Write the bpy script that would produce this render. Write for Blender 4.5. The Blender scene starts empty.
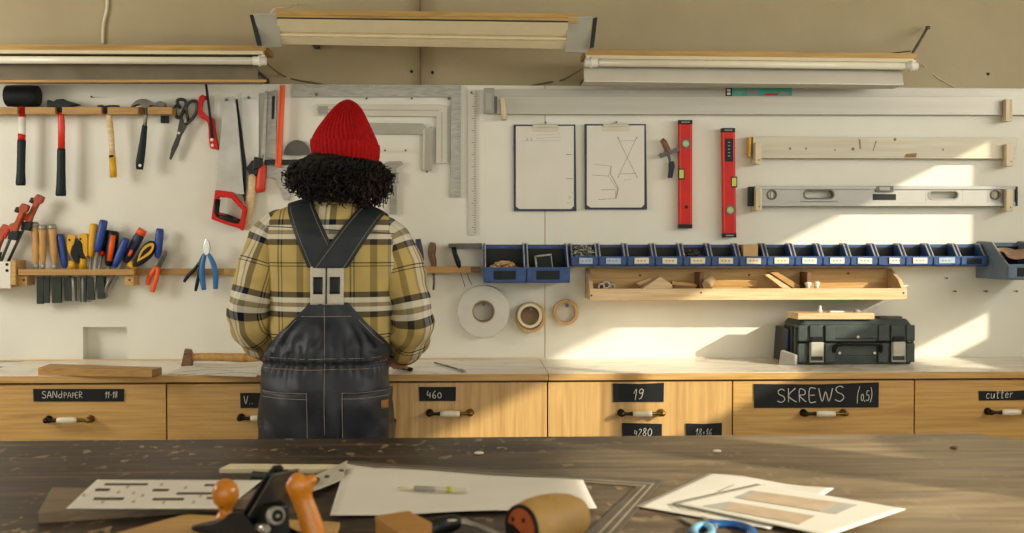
import bpy, bmesh, math, random
from mathutils import Vector, Matrix, noise
from mathutils.bvhtree import BVHTree
S = bpy.context.scene
C = S.collection
V = Vector
PI = math.pi
random.seed(7)

# ------------------------------------------------------------------ camera
F_PX = 1155.0
cam_d = bpy.data.cameras.new('camera')
cam = bpy.data.objects.new('camera', cam_d); C.objects.link(cam)
cam_d.sensor_width = 36.0
cam_d.lens = F_PX / 1024 * 36.0
cam_d.clip_start = 0.05
CAM = V((0, 0, 1.34))
cam.location = CAM
cam.rotation_euler = (math.radians(90 - 1.31), 0, math.radians(-2.4))
cam_d.dof.use_dof = True
cam_d.dof.focus_distance = 3.75
cam_d.dof.aperture_fstop = 4.5
S.camera = cam
ROT = cam.rotation_euler.to_matrix()

# ------------------------------------------------------------------ light
w = bpy.data.worlds.new('daylight'); S.world = w; w.use_nodes = True
bg = w.node_tree.nodes['Background']
bg.inputs[0].default_value = (0.985, 0.985, 0.875, 1); bg.inputs[1].default_value = 1.72
def light(name, kind, energy, color, loc, direction, **kw):
    d = bpy.data.lights.new(name, kind); d.energy = energy; d.color = color
    for k, v in kw.items(): setattr(d, k, v)
    o = bpy.data.objects.new(name, d); C.objects.link(o); o.location = loc
    o.rotation_euler = V(direction).to_track_quat('-Z', 'Y').to_euler()
    return o
light('sun', 'SUN', 5.2, (1.0, 0.91, 0.71), (6, -2, 4), (-1.3, 1.0, -0.65), angle=math.radians(0.8))
light('window_skylight_right', 'AREA', 50, (1.0, 0.96, 0.88), (2.86, 1.4, 2.0), (-1, 0.25, -0.1), shape='RECTANGLE', size=3.6, size_y=0.45)
light('window_skylight_left', 'AREA', 26, (1.0, 0.96, 0.88), (-2.95, 2.75, 1.95), (1, 0.75, -0.25), shape='RECTANGLE', size=0.7, size_y=0.8)
S.view_settings.view_transform = 'Standard'
S.view_settings.look = 'None'
S.view_settings.gamma = 1.0
S.view_settings.use_curve_mapping = False
S.view_settings.exposure = 0.0
S.cycles.max_bounces = 8
S.cycles.diffuse_bounces = 4
S.cycles.caustics_reflective = False
S.cycles.caustics_refractive = False

# ------------------------------------------------------------------ photo -> world
def ray(px, py):
    return ROT @ V(((px - 512) / F_PX, -(py - 266.5) / F_PX, -1))
def P(px, py, Y):
    d = ray(px, py); return CAM + d * (Y / d.y)
def T(px, py, z):
    d = ray(px, py); return CAM + d * ((z - CAM.z) / d.z)
def K(Y): return Y / F_PX            # metres per pixel at depth Y

WALL = 4.20                           # face of the white wall panels
WB = WALL + .05                     # face of the tan wall behind the panels
CT = 0.907                            # counter top height
CF = 3.73                             # counter front
TT = 0.85                             # foreground table top

# ------------------------------------------------------------------ materials
def lin(h):
    if isinstance(h, str):
        h = h.lstrip('#'); c = [int(h[i:i+2], 16) / 255 for i in (0, 2, 4)]
        return tuple(((x / 12.92) if x <= 0.04045 else ((x + 0.055) / 1.055) ** 2.4) for x in c) + (1,)
    return h
class NT:
    def __init__(s, name):
        s.m = bpy.data.materials.new(name); s.m.use_nodes = True; s.t = s.m.node_tree
        s.b = s.t.nodes['Principled BSDF']
    def n(s, kind, **kw):
        x = s.t.nodes.new(kind)
        for k, v in kw.items():
            if k.startswith('i_'):
                key = k[2:]; key = int(key) if key.isdigit() else key
                x.inputs[key].default_value = v
            else: setattr(x, k, v)
        return x
    def l(s, a, ao, b, bi): s.t.links.new(a.outputs[ao], b.inputs[bi])
    def ramp(s, stops, interp='LINEAR'):
        r = s.t.nodes.new('ShaderNodeValToRGB'); cr = r.color_ramp; cr.interpolation = interp
        while len(cr.elements) < len(stops): cr.elements.new(1.0)
        for e, (p, c) in zip(cr.elements, stops): e.position = p; e.color = lin(c)
        return r
def mat(name, col, rough=0.5, metal=0.0, var=0.12, scale=20, bump=0.0, bscale=200, stretch=(1, 1, 1), col2=None, coat=0.0, spec=0.5):
    """colour with a noise variation, in object space"""
    t = NT(name)
    tc = t.n('ShaderNodeTexCoord'); mp = t.n('ShaderNodeMapping'); mp.inputs['Scale'].default_value = stretch
    t.l(tc, 'Object', mp, 'Vector')
    nz = t.n('ShaderNodeTexNoise'); nz.inputs['Scale'].default_value = scale; nz.inputs['Detail'].default_value = 6
    t.l(mp, 0, nz, 'Vector')
    c = lin(col)
    if col2 is None:
        lo = tuple(x * (1 - var) for x in c[:3]) + (1,); hi = tuple(min(1, x * (1 + var)) for x in c[:3]) + (1,)
    else: lo, hi = c, lin(col2)
    r = t.ramp([(0.3, lo), (0.7, hi)])
    t.l(nz, 'Fac', r, 'Fac'); t.l(r, 0, t.b, 'Base Color')
    t.b.inputs['Roughness'].default_value = rough; t.b.inputs['Metallic'].default_value = metal
    t.b.inputs['Coat Weight'].default_value = coat
    t.b.inputs['Specular IOR Level'].default_value = spec
    if bump:
        n2 = t.n('ShaderNodeTexNoise'); n2.inputs['Scale'].default_value = bscale; n2.inputs['Detail'].default_value = 3
        t.l(mp, 0, n2, 'Vector')
        bp = t.n('ShaderNodeBump'); bp.inputs['Strength'].default_value = bump; bp.inputs['Distance'].default_value = 0.002
        t.l(n2, 'Fac', bp, 'Height'); t.l(bp, 0, t.b, 'Normal')
    return t.m
def wood(name, c1, c2, c3=None, axis='x', scale=1.0, rough=0.5, coat=0.0, knots=False):
    t = NT(name)
    tc = t.n('ShaderNodeTexCoord'); mp = t.n('ShaderNodeMapping')
    st = {'x': (1.2, 12, 12), 'y': (12, 1.2, 12), 'z': (12, 12, 1.2)}[axis]
    mp.inputs['Scale'].default_value = tuple(a * scale for a in st)
    oi = t.n('ShaderNodeObjectInfo')
    sc = t.n('ShaderNodeVectorMath', operation='SCALE'); sc.inputs[0].default_value = (3.1, 7.7, 5.3)
    t.l(oi, 'Random', sc, 'Scale')
    ad = t.n('ShaderNodeVectorMath', operation='ADD')
    t.l(tc, 'Object', ad, 0); t.l(sc, 0, ad, 1); t.l(ad, 0, mp, 'Vector')
    nz = t.n('ShaderNodeTexNoise'); nz.inputs['Scale'].default_value = 2.0; nz.inputs['Detail'].default_value = 7; nz.inputs['Distortion'].default_value = 1.2
    t.l(mp, 0, nz, 'Vector')
    r = t.ramp([(0.28, c1), (0.5, c2), (0.72, c3 or c1)])
    t.l(nz, 'Fac', r, 'Fac')
    mp2 = t.n('ShaderNodeMapping'); st2 = {'x': (6, 160, 160), 'y': (160, 6, 160), 'z': (160, 160, 6)}[axis]
    mp2.inputs['Scale'].default_value = tuple(a * scale for a in st2); t.l(ad, 0, mp2, 'Vector')
    n2 = t.n('ShaderNodeTexNoise'); n2.inputs['Scale'].default_value = 1.0; n2.inputs['Detail'].default_value = 3
    t.l(mp2, 0, n2, 'Vector')
    r2 = t.ramp([(0.35, (0.72, 0.68, 0.62, 1)), (0.6, (1, 1, 1, 1))]); t.l(n2, 'Fac', r2, 'Fac')
    mx = t.n('ShaderNodeMix', data_type='RGBA', blend_type='MULTIPLY'); mx.inputs[0].default_value = 0.6
    t.l(r, 0, mx, 6); t.l(r2, 0, mx, 7); t.l(mx, 2, t.b, 'Base Color')
    t.b.inputs['Roughness'].default_value = rough; t.b.inputs['Coat Weight'].default_value = coat
    bp = t.n('ShaderNodeBump'); bp.inputs['Strength'].default_value = 0.15; bp.inputs['Distance'].default_value = 0.001
    t.l(n2, 'Fac', bp, 'Height'); t.l(bp, 0, t.b, 'Normal')
    return t.m
def paint(name, base, stain, dark, amount=0.35):
    t = NT(name)
    tc = t.n('ShaderNodeTexCoord')
    n1 = t.n('ShaderNodeTexNoise'); n1.inputs['Scale'].default_value = 1.7; n1.inputs['Detail'].default_value = 8; n1.inputs['Roughness'].default_value = 0.62
    t.l(tc, 'Object', n1, 'Vector')
    r1 = t.ramp([(0.38, base), (0.75, stain)]); t.l(n1, 'Fac', r1, 'Fac')
    n2 = t.n('ShaderNodeTexNoise'); n2.inputs['Scale'].default_value = 45; n2.inputs['Detail'].default_value = 3
    t.l(tc, 'Object', n2, 'Vector')
    r2 = t.ramp([(0.70, (0, 0, 0, 1)), (0.80, (1, 1, 1, 1))]); t.l(n2, 'Fac', r2, 'Fac')
    m1 = t.n('ShaderNodeMath', operation='MULTIPLY'); m1.inputs[1].default_value = amount; t.l(r2, 0, m1, 0)
    mx = t.n('ShaderNodeMix', data_type='RGBA'); t.l(m1, 0, mx, 0); t.l(r1, 0, mx, 6); mx.inputs[7].default_value = lin(dark)
    t.l(mx, 2, t.b, 'Base Color'); t.b.inputs['Roughness'].default_value = 0.6
    bp = t.n('ShaderNodeBump'); bp.inputs['Strength'].default_value = 0.08; bp.inputs['Distance'].default_value = 0.003
    n3 = t.n('ShaderNodeTexNoise'); n3.inputs['Scale'].default_value = 160; t.l(tc, 'Object', n3, 'Vector')
    t.l(n3, 'Fac', bp, 'Height'); t.l(bp, 0, t.b, 'Normal')
    return t.m
M = {}
M['panel'] = paint('painted_panel', '#e8e6d9', '#dcd9c8', '#bcb49a', 0.25)
M['tan'] = paint('tan_wall', '#aa9c7a', '#9c8d6b', '#7e7154', 0.25)
M['plaster'] = mat('plaster', '#cfc4ae', 0.8, var=0.05, scale=3)
M['concrete'] = mat('concrete_floor', '#85796a', 0.7, var=0.15, scale=4)
M['pine'] = wood('pine', '#c59a58', '#d3aa69', '#b88b4b', 'x')
M['pine_z'] = wood('pine_upright', '#c69552', '#d9ab6b', '#b98747', 'z')
M['palewood'] = wood('pale_wood', '#d8b988', '#e3c89c', '#cba874', 'x')
M['brownwood'] = wood('brown_wood', '#6d4a2c', '#80593a', '#563820', 'x')
M['rail'] = wood('rail_wood', '#ab8145', '#bd9355', '#9a7138', 'x')
M['ply'] = wood('drawer_ply', '#c79a54', '#d3a863', '#ba8c48', 'x', scale=0.7, rough=0.38, coat=0.15)
M['ply_v'] = wood('drawer_ply_upright', '#c79f60', '#d4ac6e', '#bc9254', 'z', scale=0.7, rough=0.38, coat=0.15)
M['handlewood'] = wood('handle_wood', '#c08f4e', '#cfa364', '#a87a40', 'z', rough=0.4)
M['amber'] = mat('varnished_wood', '#cf7f1c', 0.3, var=0.22, scale=25, stretch=(1, 1, 0.2), coat=0.5)
M['black'] = mat('black_plastic', '#0b0e0f', 0.45, var=0.2, spec=0.3)
M['rubber'] = mat('black_rubber', '#0e1213', 0.65, var=0.25, bump=0.2, spec=0.3)
M['iron'] = mat('black_iron', '#0f1516', 0.4, 0.0, var=0.3, bump=0.2, spec=0.35)
M['steel'] = mat('worn_steel', '#a29e94', 0.38, 0.4, var=0.2, scale=30, stretch=(1, 1, 6))
M['darksteel'] = mat('dark_steel', '#56534d', 0.42, 0.35, var=0.25, scale=30)
M['chrome'] = mat('chrome', '#b9b6ae', 0.2, 0.7, var=0.1)
M['alu'] = mat('aluminium', '#b9b5a8', 0.42, 0.2, var=0.07, scale=6, stretch=(0.3, 8, 8), bump=0.05)
M['alu_pale'] = mat('pale_aluminium', '#cbc6b6', 0.45, 0.12, var=0.06, scale=8)
M['sawblade'] = mat('saw_blade', '#aeaba2', 0.35, 0.15, var=0.15, scale=14, col2='#c6c3ba')
M['red'] = mat('red_plastic', '#cb1a0a', 0.45, var=0.1, spec=0.3)
M['orangered'] = mat('orange_red', '#d3331a', 0.45, var=0.1)
M['orange'] = mat('orange', '#ee5c16', 0.45, var=0.08)
M['clamporange'] = mat('clamp_orange', '#a9441a', 0.5, var=0.3)
M['yellow'] = mat('yellow_plastic', '#d9a316', 0.45, var=0.1)
M['blue'] = mat('blue_plastic', '#1d3f8e', 0.4, var=0.12)
M['plierblue'] = mat('plier_blue', '#2a6fb0', 0.4, var=0.1)
M['binblue'] = mat('bin_blue', '#2b4a80', 0.5, var=0.18, scale=30)
M['bingrey'] = mat('grey_blue_bin', '#66788c', 0.5, var=0.15, scale=30)
M['bracketwood'] = wood('pale_bracket_wood', '#d6c6a2', '#e0d2b2', '#cbb98f', 'z')
M['levelalu'] = mat('level_aluminium', '#a3a29b', 0.4, 0.25, var=0.06, scale=6)
M['fixdark'] = mat('dull_reflector', '#736854', 0.5, 0.1, var=0.15, scale=10)
M['boardgrey'] = wood('grey_brown_board', '#75644f', '#86745d', '#655541', 'x')
M['benchsteel'] = mat('bench_square_steel', '#635a4d', 0.45, 0.2, var=0.2)
M['benchgroove'] = mat('bench_square_groove', '#a79c86', 0.5, 0.1, var=0.1)
M['rimclip'] = mat('clip_metal', '#c9c1ab', 0.4, 0.2, var=0.1)
M['shears'] = mat('dark_shears', '#3d3a35', 0.35, 0.5, var=0.3)
M['guard'] = mat('blade_guard', '#182820', 0.35, var=0.45, scale=50)
M['hammersteel'] = mat('hammer_steel', '#6f6a60', 0.3, 0.5, var=0.25, scale=40)
M['labelblue'] = mat('faded_label', '#a8bac8', 0.6, var=0.1, scale=60)
M['fixboard'] = wood('fixture_board', '#ab8844', '#bb9753', '#9a7838', 'x')
M['gradline'] = mat('graduation_line', '#86827a', 0.5)
M['sawlight'] = mat('bright_saw_blade', '#dbd8ce', 0.3, 0.1, var=0.06, scale=10)
M['binrim'] = mat('bin_rim', '#9f9a8c', 0.6, var=0.25, scale=60)
M['darkgreen'] = mat('dark_green_grip', '#0a1a1b', 0.55, var=0.25, spec=0.3)
M['white'] = mat('white_plastic', '#e3ded0', 0.4, var=0.04)
M['tubeglass'] = mat('lamp_tube', '#e6dfc8', 0.25, var=0.03)
M['cream'] = mat('cream_label', '#e0d6b4', 0.7, var=0.06)
M['paper'] = mat('paper', '#e6e2d6', 0.75, var=0.03, scale=8)
M['paper_grey'] = mat('clip_paper', '#dfdcd0', 0.75, var=0.04, scale=8)
M['ink'] = mat('ink', '#4a4540', 0.8, var=0.1)
M['pencil'] = mat('pencil_line', '#8b857a', 0.8, var=0.1)
M['chalkboard'] = mat('black_label', '#111518', 0.6, var=0.15, scale=40, spec=0.3)
M['chalk'] = mat('chalk', '#d6d3c8', 0.9, var=0.1)
M['brass'] = mat('aged_brass', '#8d6f3a', 0.35, 0.8, var=0.3)
M['bronze'] = mat('dark_bronze', '#2a2018', 0.4, 0.6, var=0.3)
M['ceramic'] = mat('ceramic', '#e6dcc2', 0.2, var=0.05)
M['greytape'] = mat('grey_tape', '#cfccc0', 0.55, var=0.04)
M['tantape'] = mat('tan_tape', '#cda46c', 0.55, var=0.08)
M['card'] = mat('cardboard', '#a08166', 0.8, var=0.1)
M['teal'] = mat('teal_sticker', '#3fae9c', 0.5, var=0.06)
M['vial'] = mat('vial_green', '#b9c04a', 0.2, var=0.1)
M['vialgrey'] = mat('vial_grey', '#a9ab98', 0.2, var=0.1)
M['box'] = mat('toolbox_plastic', '#3a4441', 0.5, var=0.18, scale=30, bump=0.15)
M['navy'] = mat('navy_edge', '#252b4a', 0.5)
M['cable'] = mat('cable', '#6b5b44', 0.6)
M['cablewhite'] = mat('white_cable', '#d5c9ac', 0.6)
M['skin'] = mat('skin', '#c08a6a', 0.5, var=0.08)
M['slot'] = mat('slot_dark', '#5a4a42', 0.8)
M['tanprint'] = mat('tan_print', '#c2ad92', 0.8)
M['greyprint'] = mat('grey_print', '#b1afa6', 0.8)
M['scissorblue'] = mat('scissor_blue', '#15528f', 0.35, var=0.1)
M['lightblue'] = mat('light_blue', '#7fb7d8', 0.35, var=0.1)
M['greyplastic'] = mat('grey_plastic', '#9a9890', 0.5, var=0.06)
M['fixgrey'] = mat('fixture_grey', '#a9a698', 0.5, 0.2, var=0.06)
M['cream_metal'] = mat('cream_metal', '#d2c4a0', 0.45, var=0.04)
M['honey'] = mat('honey_wood', '#c09a58', 0.6, scale=9, col2='#93703a')
M['blockwood'] = wood('block_wood', '#b07c36', '#bf8b44', '#9c6c2c', 'x')
M['orangeface'] = mat('orange_face', '#a34e1a', 0.6, var=.2, scale=40)
M['leather'] = mat('leather', '#9b6a35', 0.6, var=0.15)

def table_mat():
    t = NT('worn_dark_table')
    tc = t.n('ShaderNodeTexCoord')
    mp = t.n('ShaderNodeMapping'); mp.inputs['Scale'].default_value = (1.2, 9, 9); t.l(tc, 'Object', mp, 'Vector')
    n1 = t.n('ShaderNodeTexNoise'); n1.inputs['Scale'].default_value = 2.5; n1.inputs['Detail'].default_value = 9; n1.inputs['Roughness'].default_value = 0.65
    t.l(mp, 0, n1, 'Vector')
    r1 = t.ramp([(0.3, '#1f1a16'), (0.5, '#372d25'), (0.72, '#62523f')]); t.l(n1, 'Fac', r1, 'Fac')
    # paint flecks and scratches
    n2 = t.n('ShaderNodeTexNoise'); n2.inputs['Scale'].default_value = 34; n2.inputs['Detail'].default_value = 4
    mp2 = t.n('ShaderNodeMapping'); mp2.inputs['Scale'].default_value = (1, 0.55, 1); t.l(tc, 'Object', mp2, 'Vector'); t.l(mp2, 0, n2, 'Vector')
    r2 = t.ramp([(0.60, (0, 0, 0, 1)), (0.65, (1, 1, 1, 1))]); t.l(n2, 'Fac', r2, 'Fac')
    n3 = t.n('ShaderNodeTexNoise'); n3.inputs['Scale'].default_value = 3.0; t.l(tc, 'Object', n3, 'Vector')
    r3 = t.ramp([(0.40, (0, 0, 0, 1)), (0.6, (1, 1, 1, 1))]); t.l(n3, 'Fac', r3, 'Fac')
    mm = t.n('ShaderNodeMath', operation='MULTIPLY'); t.l(r2, 0, mm, 0); t.l(r3, 0, mm, 1)
    mx = t.n('ShaderNodeMix', data_type='RGBA'); t.l(mm, 0, mx, 0); t.l(r1, 0, mx, 6); mx.inputs[7].default_value = lin('#a08a66')
    mp4 = t.n('ShaderNodeMapping'); mp4.inputs['Scale'].default_value = (2, 60, 60); mp4.inputs['Rotation'].default_value = (0, 0, 0.9); t.l(tc, 'Object', mp4, 'Vector')
    n4 = t.n('ShaderNodeTexNoise'); n4.inputs['Scale'].default_value = 1.0; t.l(mp4, 0, n4, 'Vector')
    r4 = t.ramp([(0.66, (0, 0, 0, 1)), (0.71, (0.6, 0.6, 0.6, 1))]); t.l(n4, 'Fac', r4, 'Fac')
    mx2 = t.n('ShaderNodeMix', data_type='RGBA'); t.l(r4, 0, mx2, 0); t.l(mx, 2, mx2, 6); mx2.inputs[7].default_value = lin('#8b775a')
    # paler right end: sunlight put into the colour, together with dusty wear
    sx_ = t.n('ShaderNodeSeparateXYZ'); t.l(tc, 'Object', sx_, 0)
    n5 = t.n('ShaderNodeTexNoise'); n5.inputs['Scale'].default_value = 2.3; n5.inputs['Detail'].default_value = 7; n5.inputs['Roughness'].default_value = 0.6
    mp5 = t.n('ShaderNodeMapping'); mp5.inputs['Scale'].default_value = (1, 2.2, 1); t.l(tc, 'Object', mp5, 'Vector'); t.l(mp5, 0, n5, 'Vector')
    a5 = t.n('ShaderNodeMath', operation='ADD'); t.l(sx_, 0, a5, 0); t.l(n5, 'Fac', a5, 1)
    r5 = t.ramp([(0.0, (0, 0, 0, 1)), (1.0, (1, 1, 1, 1))]); mr = t.n('ShaderNodeMapRange'); mr.inputs[1].default_value = 0.55; mr.inputs[2].default_value = 1.5
    t.l(a5, 0, mr, 0); t.l(mr, 0, r5, 'Fac')
    m5 = t.n('ShaderNodeMath', operation='MULTIPLY'); m5.inputs[1].default_value = 0.82; t.l(r5, 0, m5, 0)
    wr_ = t.ramp([(0.35, '#8a775c'), (0.65, '#b8a381')]); t.l(n1, 'Fac', wr_, 'Fac')
    mx5 = t.n('ShaderNodeMix', data_type='RGBA'); t.l(m5, 0, mx5, 0); t.l(mx2, 2, mx5, 6); t.l(wr_, 0, mx5, 7)
    t.l(mx5, 2, t.b, 'Base Color'); t.b.inputs['Specular IOR Level'].default_value = 0.3
    t.b.inputs['Roughness'].default_value = 0.42
    bp = t.n('ShaderNodeBump'); bp.inputs['Strength'].default_value = 0.25; bp.inputs['Distance'].default_value = 0.002
    t.l(n1, 'Fac', bp, 'Height'); t.l(bp, 0, t.b, 'Normal')
    return t.m
M['table'] = table_mat()
def counter_mat():
    t = NT('pale_laminate')
    tc = t.n('ShaderNodeTexCoord')
    mp = t.n('ShaderNodeMapping'); mp.inputs['Scale'].default_value = (1.2, 2.2, 2.2); t.l(tc, 'Object', mp, 'Vector')
    n1 = t.n('ShaderNodeTexNoise'); n1.inputs['Scale'].default_value = 2.2; n1.inputs['Detail'].default_value = 8; n1.inputs['Distortion'].default_value = 1.0
    t.l(mp, 0, n1, 'Vector')
    r = t.ramp([(0.36, '#efe9dc'), (0.46, '#ece5d6'), (0.495, '#cfc5b2'), (0.52, '#ece5d6'), (0.7, '#f1ecdf')]); t.l(n1, 'Fac', r, 'Fac')
    t.l(r, 0, t.b, 'Base Color'); t.b.inputs['Roughness'].default_value = 0.3
    return t.m
M['laminate'] = counter_mat()
def plaid_mat():
    t = NT('plaid_flannel')
    uv = t.n('ShaderNodeUVMap'); sep = t.n('ShaderNodeSeparateXYZ'); t.l(uv, 0, sep, 0)
    Y0, NV, WH, GR, OL = '#c6ae6e', '#131a2c', '#dfdac9', '#8a8068', '#6a5a30'
    wv = [(0.0, NV), (0.08, WH), (0.145, GR), (0.205, WH), (0.275, NV), (0.355, Y0), (0.70, NV), (0.714, Y0), (0.745, NV), (0.759, Y0)]
    wu = [(0.0, NV), (0.09, Y0), (0.285, NV), (0.305, Y0), (0.335, NV), (0.355, Y0), (0.56, OL), (0.66, Y0), (0.80, GR), (0.84, WH), (0.93, GR), (0.955, WH)]
    outs = []
    for i, stops in ((0, wu), (1, wv)):
        m1 = t.n('ShaderNodeMath', operation='FRACT'); t.l(sep, i, m1, 0)
        r = t.ramp(stops, 'CONSTANT'); t.l(m1, 0, r, 'Fac'); outs.append(r)
    # twill weave: alternate warp and weft finely
    mx = t.n('ShaderNodeMix', data_type='RGBA'); bands = t.ramp([(0.0, (.76, .76, .76, 1)), (0.355, (.42, .42, .42, 1)), (0.70, (.85, .85, .85, 1)), (0.714, (.42, .42, .42, 1)), (0.745, (.85, .85, .85, 1)), (0.759, (.42, .42, .42, 1))], 'CONSTANT')
    t.l(m1, 0, bands, 'Fac'); t.l(bands, 0, mx, 0)
    t.l(outs[0], 0, mx, 6); t.l(outs[1], 0, mx, 7)
    n = t.n('ShaderNodeTexNoise'); n.inputs['Scale'].default_value = 12; n.inputs['Detail'].default_value = 5
    tc = t.n('ShaderNodeTexCoord'); t.l(tc, 'Object', n, 'Vector')
    r2 = t.ramp([(0.3, (0.85, 0.85, 0.85, 1)), (0.7, (1, 1, 1, 1))]); t.l(n, 'Fac', r2, 'Fac')
    m2 = t.n('ShaderNodeMix', data_type='RGBA', blend_type='MULTIPLY'); m2.inputs[0].default_value = 1.0
    t.l(mx, 2, m2, 6); t.l(r2, 0, m2, 7)
    t.l(m2, 2, t.b, 'Base Color'); t.b.inputs['Roughness'].default_value = 0.9
    t.b.inputs['Specular IOR Level'].default_value = 0.15
    n3 = t.n('ShaderNodeTexNoise'); n3.inputs['Scale'].default_value = 60; t.l(tc, 'Object', n3, 'Vector')
    bp = t.n('ShaderNodeBump'); bp.inputs['Strength'].default_value = 0.25; bp.inputs['Distance'].default_value = 0.003
    t.l(n3, 'Fac', bp, 'Height'); t.l(bp, 0, t.b, 'Normal')
    return t.m
M['plaid'] = plaid_mat()
M['denim'] = mat('charcoal_workwear', '#1c222d', 0.5, var=0.25, scale=30, bump=0.25, bscale=350)
M['denim_strap'] = mat('dark_strap', '#182027', 0.6, var=0.15, scale=40, bump=0.2, bscale=400)
M['stitch'] = mat('pale_stitching', '#8d8678', 0.8)
M['wool'] = mat('red_wool', '#a50f11', 0.85, var=0.2, scale=90, bump=0.5, bscale=260, spec=0.2)
M['hair'] = mat('dark_hair', '#0a0705', 0.55, var=0.4, scale=20, spec=0.3)
M['hairtip'] = mat('brown_hair', '#2a190e', 0.5, var=0.4, scale=20, spec=0.35)
M['elastic'] = mat('pale_elastic', '#c9c3b4', 0.8, var=0.06, scale=80)

# ------------------------------------------------------------------ mesh builder (world coordinates)
class MB:
    def __init__(s): s.v = []; s.f = []; s.mi = []; s.sm = []; s.uv = {}
    def face(s, idx, mi=0, sm=False): s.f.append(tuple(idx)); s.mi.append(mi); s.sm.append(sm)
    def box(s, a, b, mi=0):
        x0, y0, z0 = a; x1, y1, z1 = b
        s.prism([V((x0, y0, z0)), V((x1, y0, z0)), V((x1, y0, z1)), V((x0, y0, z1))], (0, y1 - y0, 0), mi); return s
    def obox(s, c, size, rot, mi=0):
        """box centred at c, rot a 3x3"""
        sx, sy, sz = [q / 2 for q in size]; n = len(s.v)
        for dx, dy, dz in ((-1,-1,-1),(1,-1,-1),(1,1,-1),(-1,1,-1),(-1,-1,1),(1,-1,1),(1,1,1),(-1,1,1)):
            s.v.append(V(c) + rot @ V((dx*sx, dy*sy, dz*sz)))
        for q in ((0,3,2,1),(4,5,6,7),(0,1,5,4),(1,2,6,5),(2,3,7,6),(3,0,4,7)): s.face([n+i for i in q], mi)
        return s
    def prism(s, pts, vec, mi=0, sm=False):
        n = len(s.v); k = len(pts); vec = V(vec)
        s.v += [V(p) for p in pts]; s.v += [V(p) + vec for p in pts]
        s.face(range(n, n + k), mi); s.face(range(n + 2*k - 1, n + k - 1, -1), mi)
        for i in range(k): s.face((n + (i+1) % k, n + i, n + k + i, n + k + (i+1) % k), mi, sm)
        return s
    def pp(s, px, Y, th, mi=0, sm=False):
        """outline given in photo pixels, standing at depth Y, th thick towards the wall"""
        return s.prism([P(x, y, Y) for x, y in px], (0, th, 0), mi, sm)
    def rect(s, x0, y0, x1, y1, Y, th, mi=0): return s.pp([(x0, y0), (x1, y0), (x1, y1), (x0, y1)], Y, th, mi)
    def ring(s, outer, inner, vec, mi=0, sm=True):
        """closed band between two outlines of equal count, extruded"""
        n = len(s.v); k = len(outer); vec = V(vec)
        for L in (outer, inner): s.v += [V(p) for p in L]
        for L in (outer, inner): s.v += [V(p) + vec for p in L]
        o, i_, o2, i2 = n, n + k, n + 2*k, n + 3*k
        for a in range(k):
            b = (a + 1) % k
            s.face((o+a, o+b, i_+b, i_+a), mi); s.face((o2+b, o2+a, i2+a, i2+b), mi)
            s.face((o+b, o+a, o2+a, o2+b), mi, sm); s.face((i_+a, i_+b, i2+b, i2+a), mi, sm)
        return s
    def tube(s, pts, radii, segs=10, flat=1.0, mi=0, ref=(0, 1, 0), cap=True, uvs=None, closed=False, ripple=None):
        pts = [V(p) for p in pts]; k = len(pts)
        if not hasattr(radii, '__len__'): radii = [radii] * k
        n = len(s.v); ref = V(ref); L = 0.0; prev_side = None
        for i, p in enumerate(pts):
            a = pts[i-1] if (i > 0 or closed) else p; b = pts[(i+1) % k] if (i < k-1 or closed) else p
            t = (b - a).normalized() if (b - a).length > 1e-9 else V((0, 0, 1))
            side = t.cross(ref)
            if side.length < 0.15: side = prev_side if prev_side else t.orthogonal()
            side = (side - t * side.dot(t)).normalized()
            if prev_side and side.dot(prev_side) < 0: side = -side
            prev_side = side
            up = side.cross(t).normalized()
            if i: L += (p - pts[i-1]).length
            for j in range(segs):
                th = 2 * PI * j / segs
                q = p + side * (radii[i] * math.cos(th)) + up * (radii[i] * flat * math.sin(th))
                if ripple: q = ripple(q, i, th)
                s.v.append(q)
                if uvs is not None: s.uv[len(s.v)-1] = (uvs[0] + th * uvs[2], uvs[1] + L * uvs[3])
        for i in range(k - (0 if closed else 1)):
            i2 = (i + 1) % k
            for j in range(segs):
                j2 = (j + 1) % segs
                s.face((n + i*segs + j, n + i*segs + j2, n + i2*segs + j2, n + i2*segs + j), mi, True)
        if cap and not closed:
            s.face(range(n + segs - 1, n - 1, -1), mi); s.face(range(n + (k-1)*segs, n + k*segs), mi)
        return s
    def rod(s, px, r, Y, segs=12, flat=1.0, mi=0, smooth=0):
        """round bar along a photo-pixel path, radii in pixels, at depth Y"""
        pts = [P(x, y, Y) for x, y in px]
        rr = [q * K(Y) for q in (r if hasattr(r, '__len__') else [r] * len(px))]
        if smooth: pts, rr = spline(pts, rr, smooth)
        return s.tube(pts, rr, segs, flat, mi)
    def lathe(s, base, axis, prof, segs=24, mi=0):
        """prof: (distance along axis, radius)"""
        axis = V(axis).normalized(); base = V(base)
        pts = [base + axis * d for d, r in prof]; n = len(s.v)
        a = axis.orthogonal().normalized(); b = axis.cross(a)
        for p, (d, r) in zip(pts, prof):
            for j in range(segs):
                th = 2*PI*j/segs; s.v.append(p + a*(r*math.cos(th)) + b*(r*math.sin(th)))
        k = len(prof)
        for i in range(k-1):
            for j in range(segs):
                j2 = (j+1) % segs
                s.face((n+i*segs+j, n+i*segs+j2, n+(i+1)*segs+j2, n+(i+1)*segs+j), mi, True)
        s.face(range(n+segs-1, n-1, -1), mi); s.face(range(n+(k-1)*segs, n+k*segs), mi)
        return s
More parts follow.
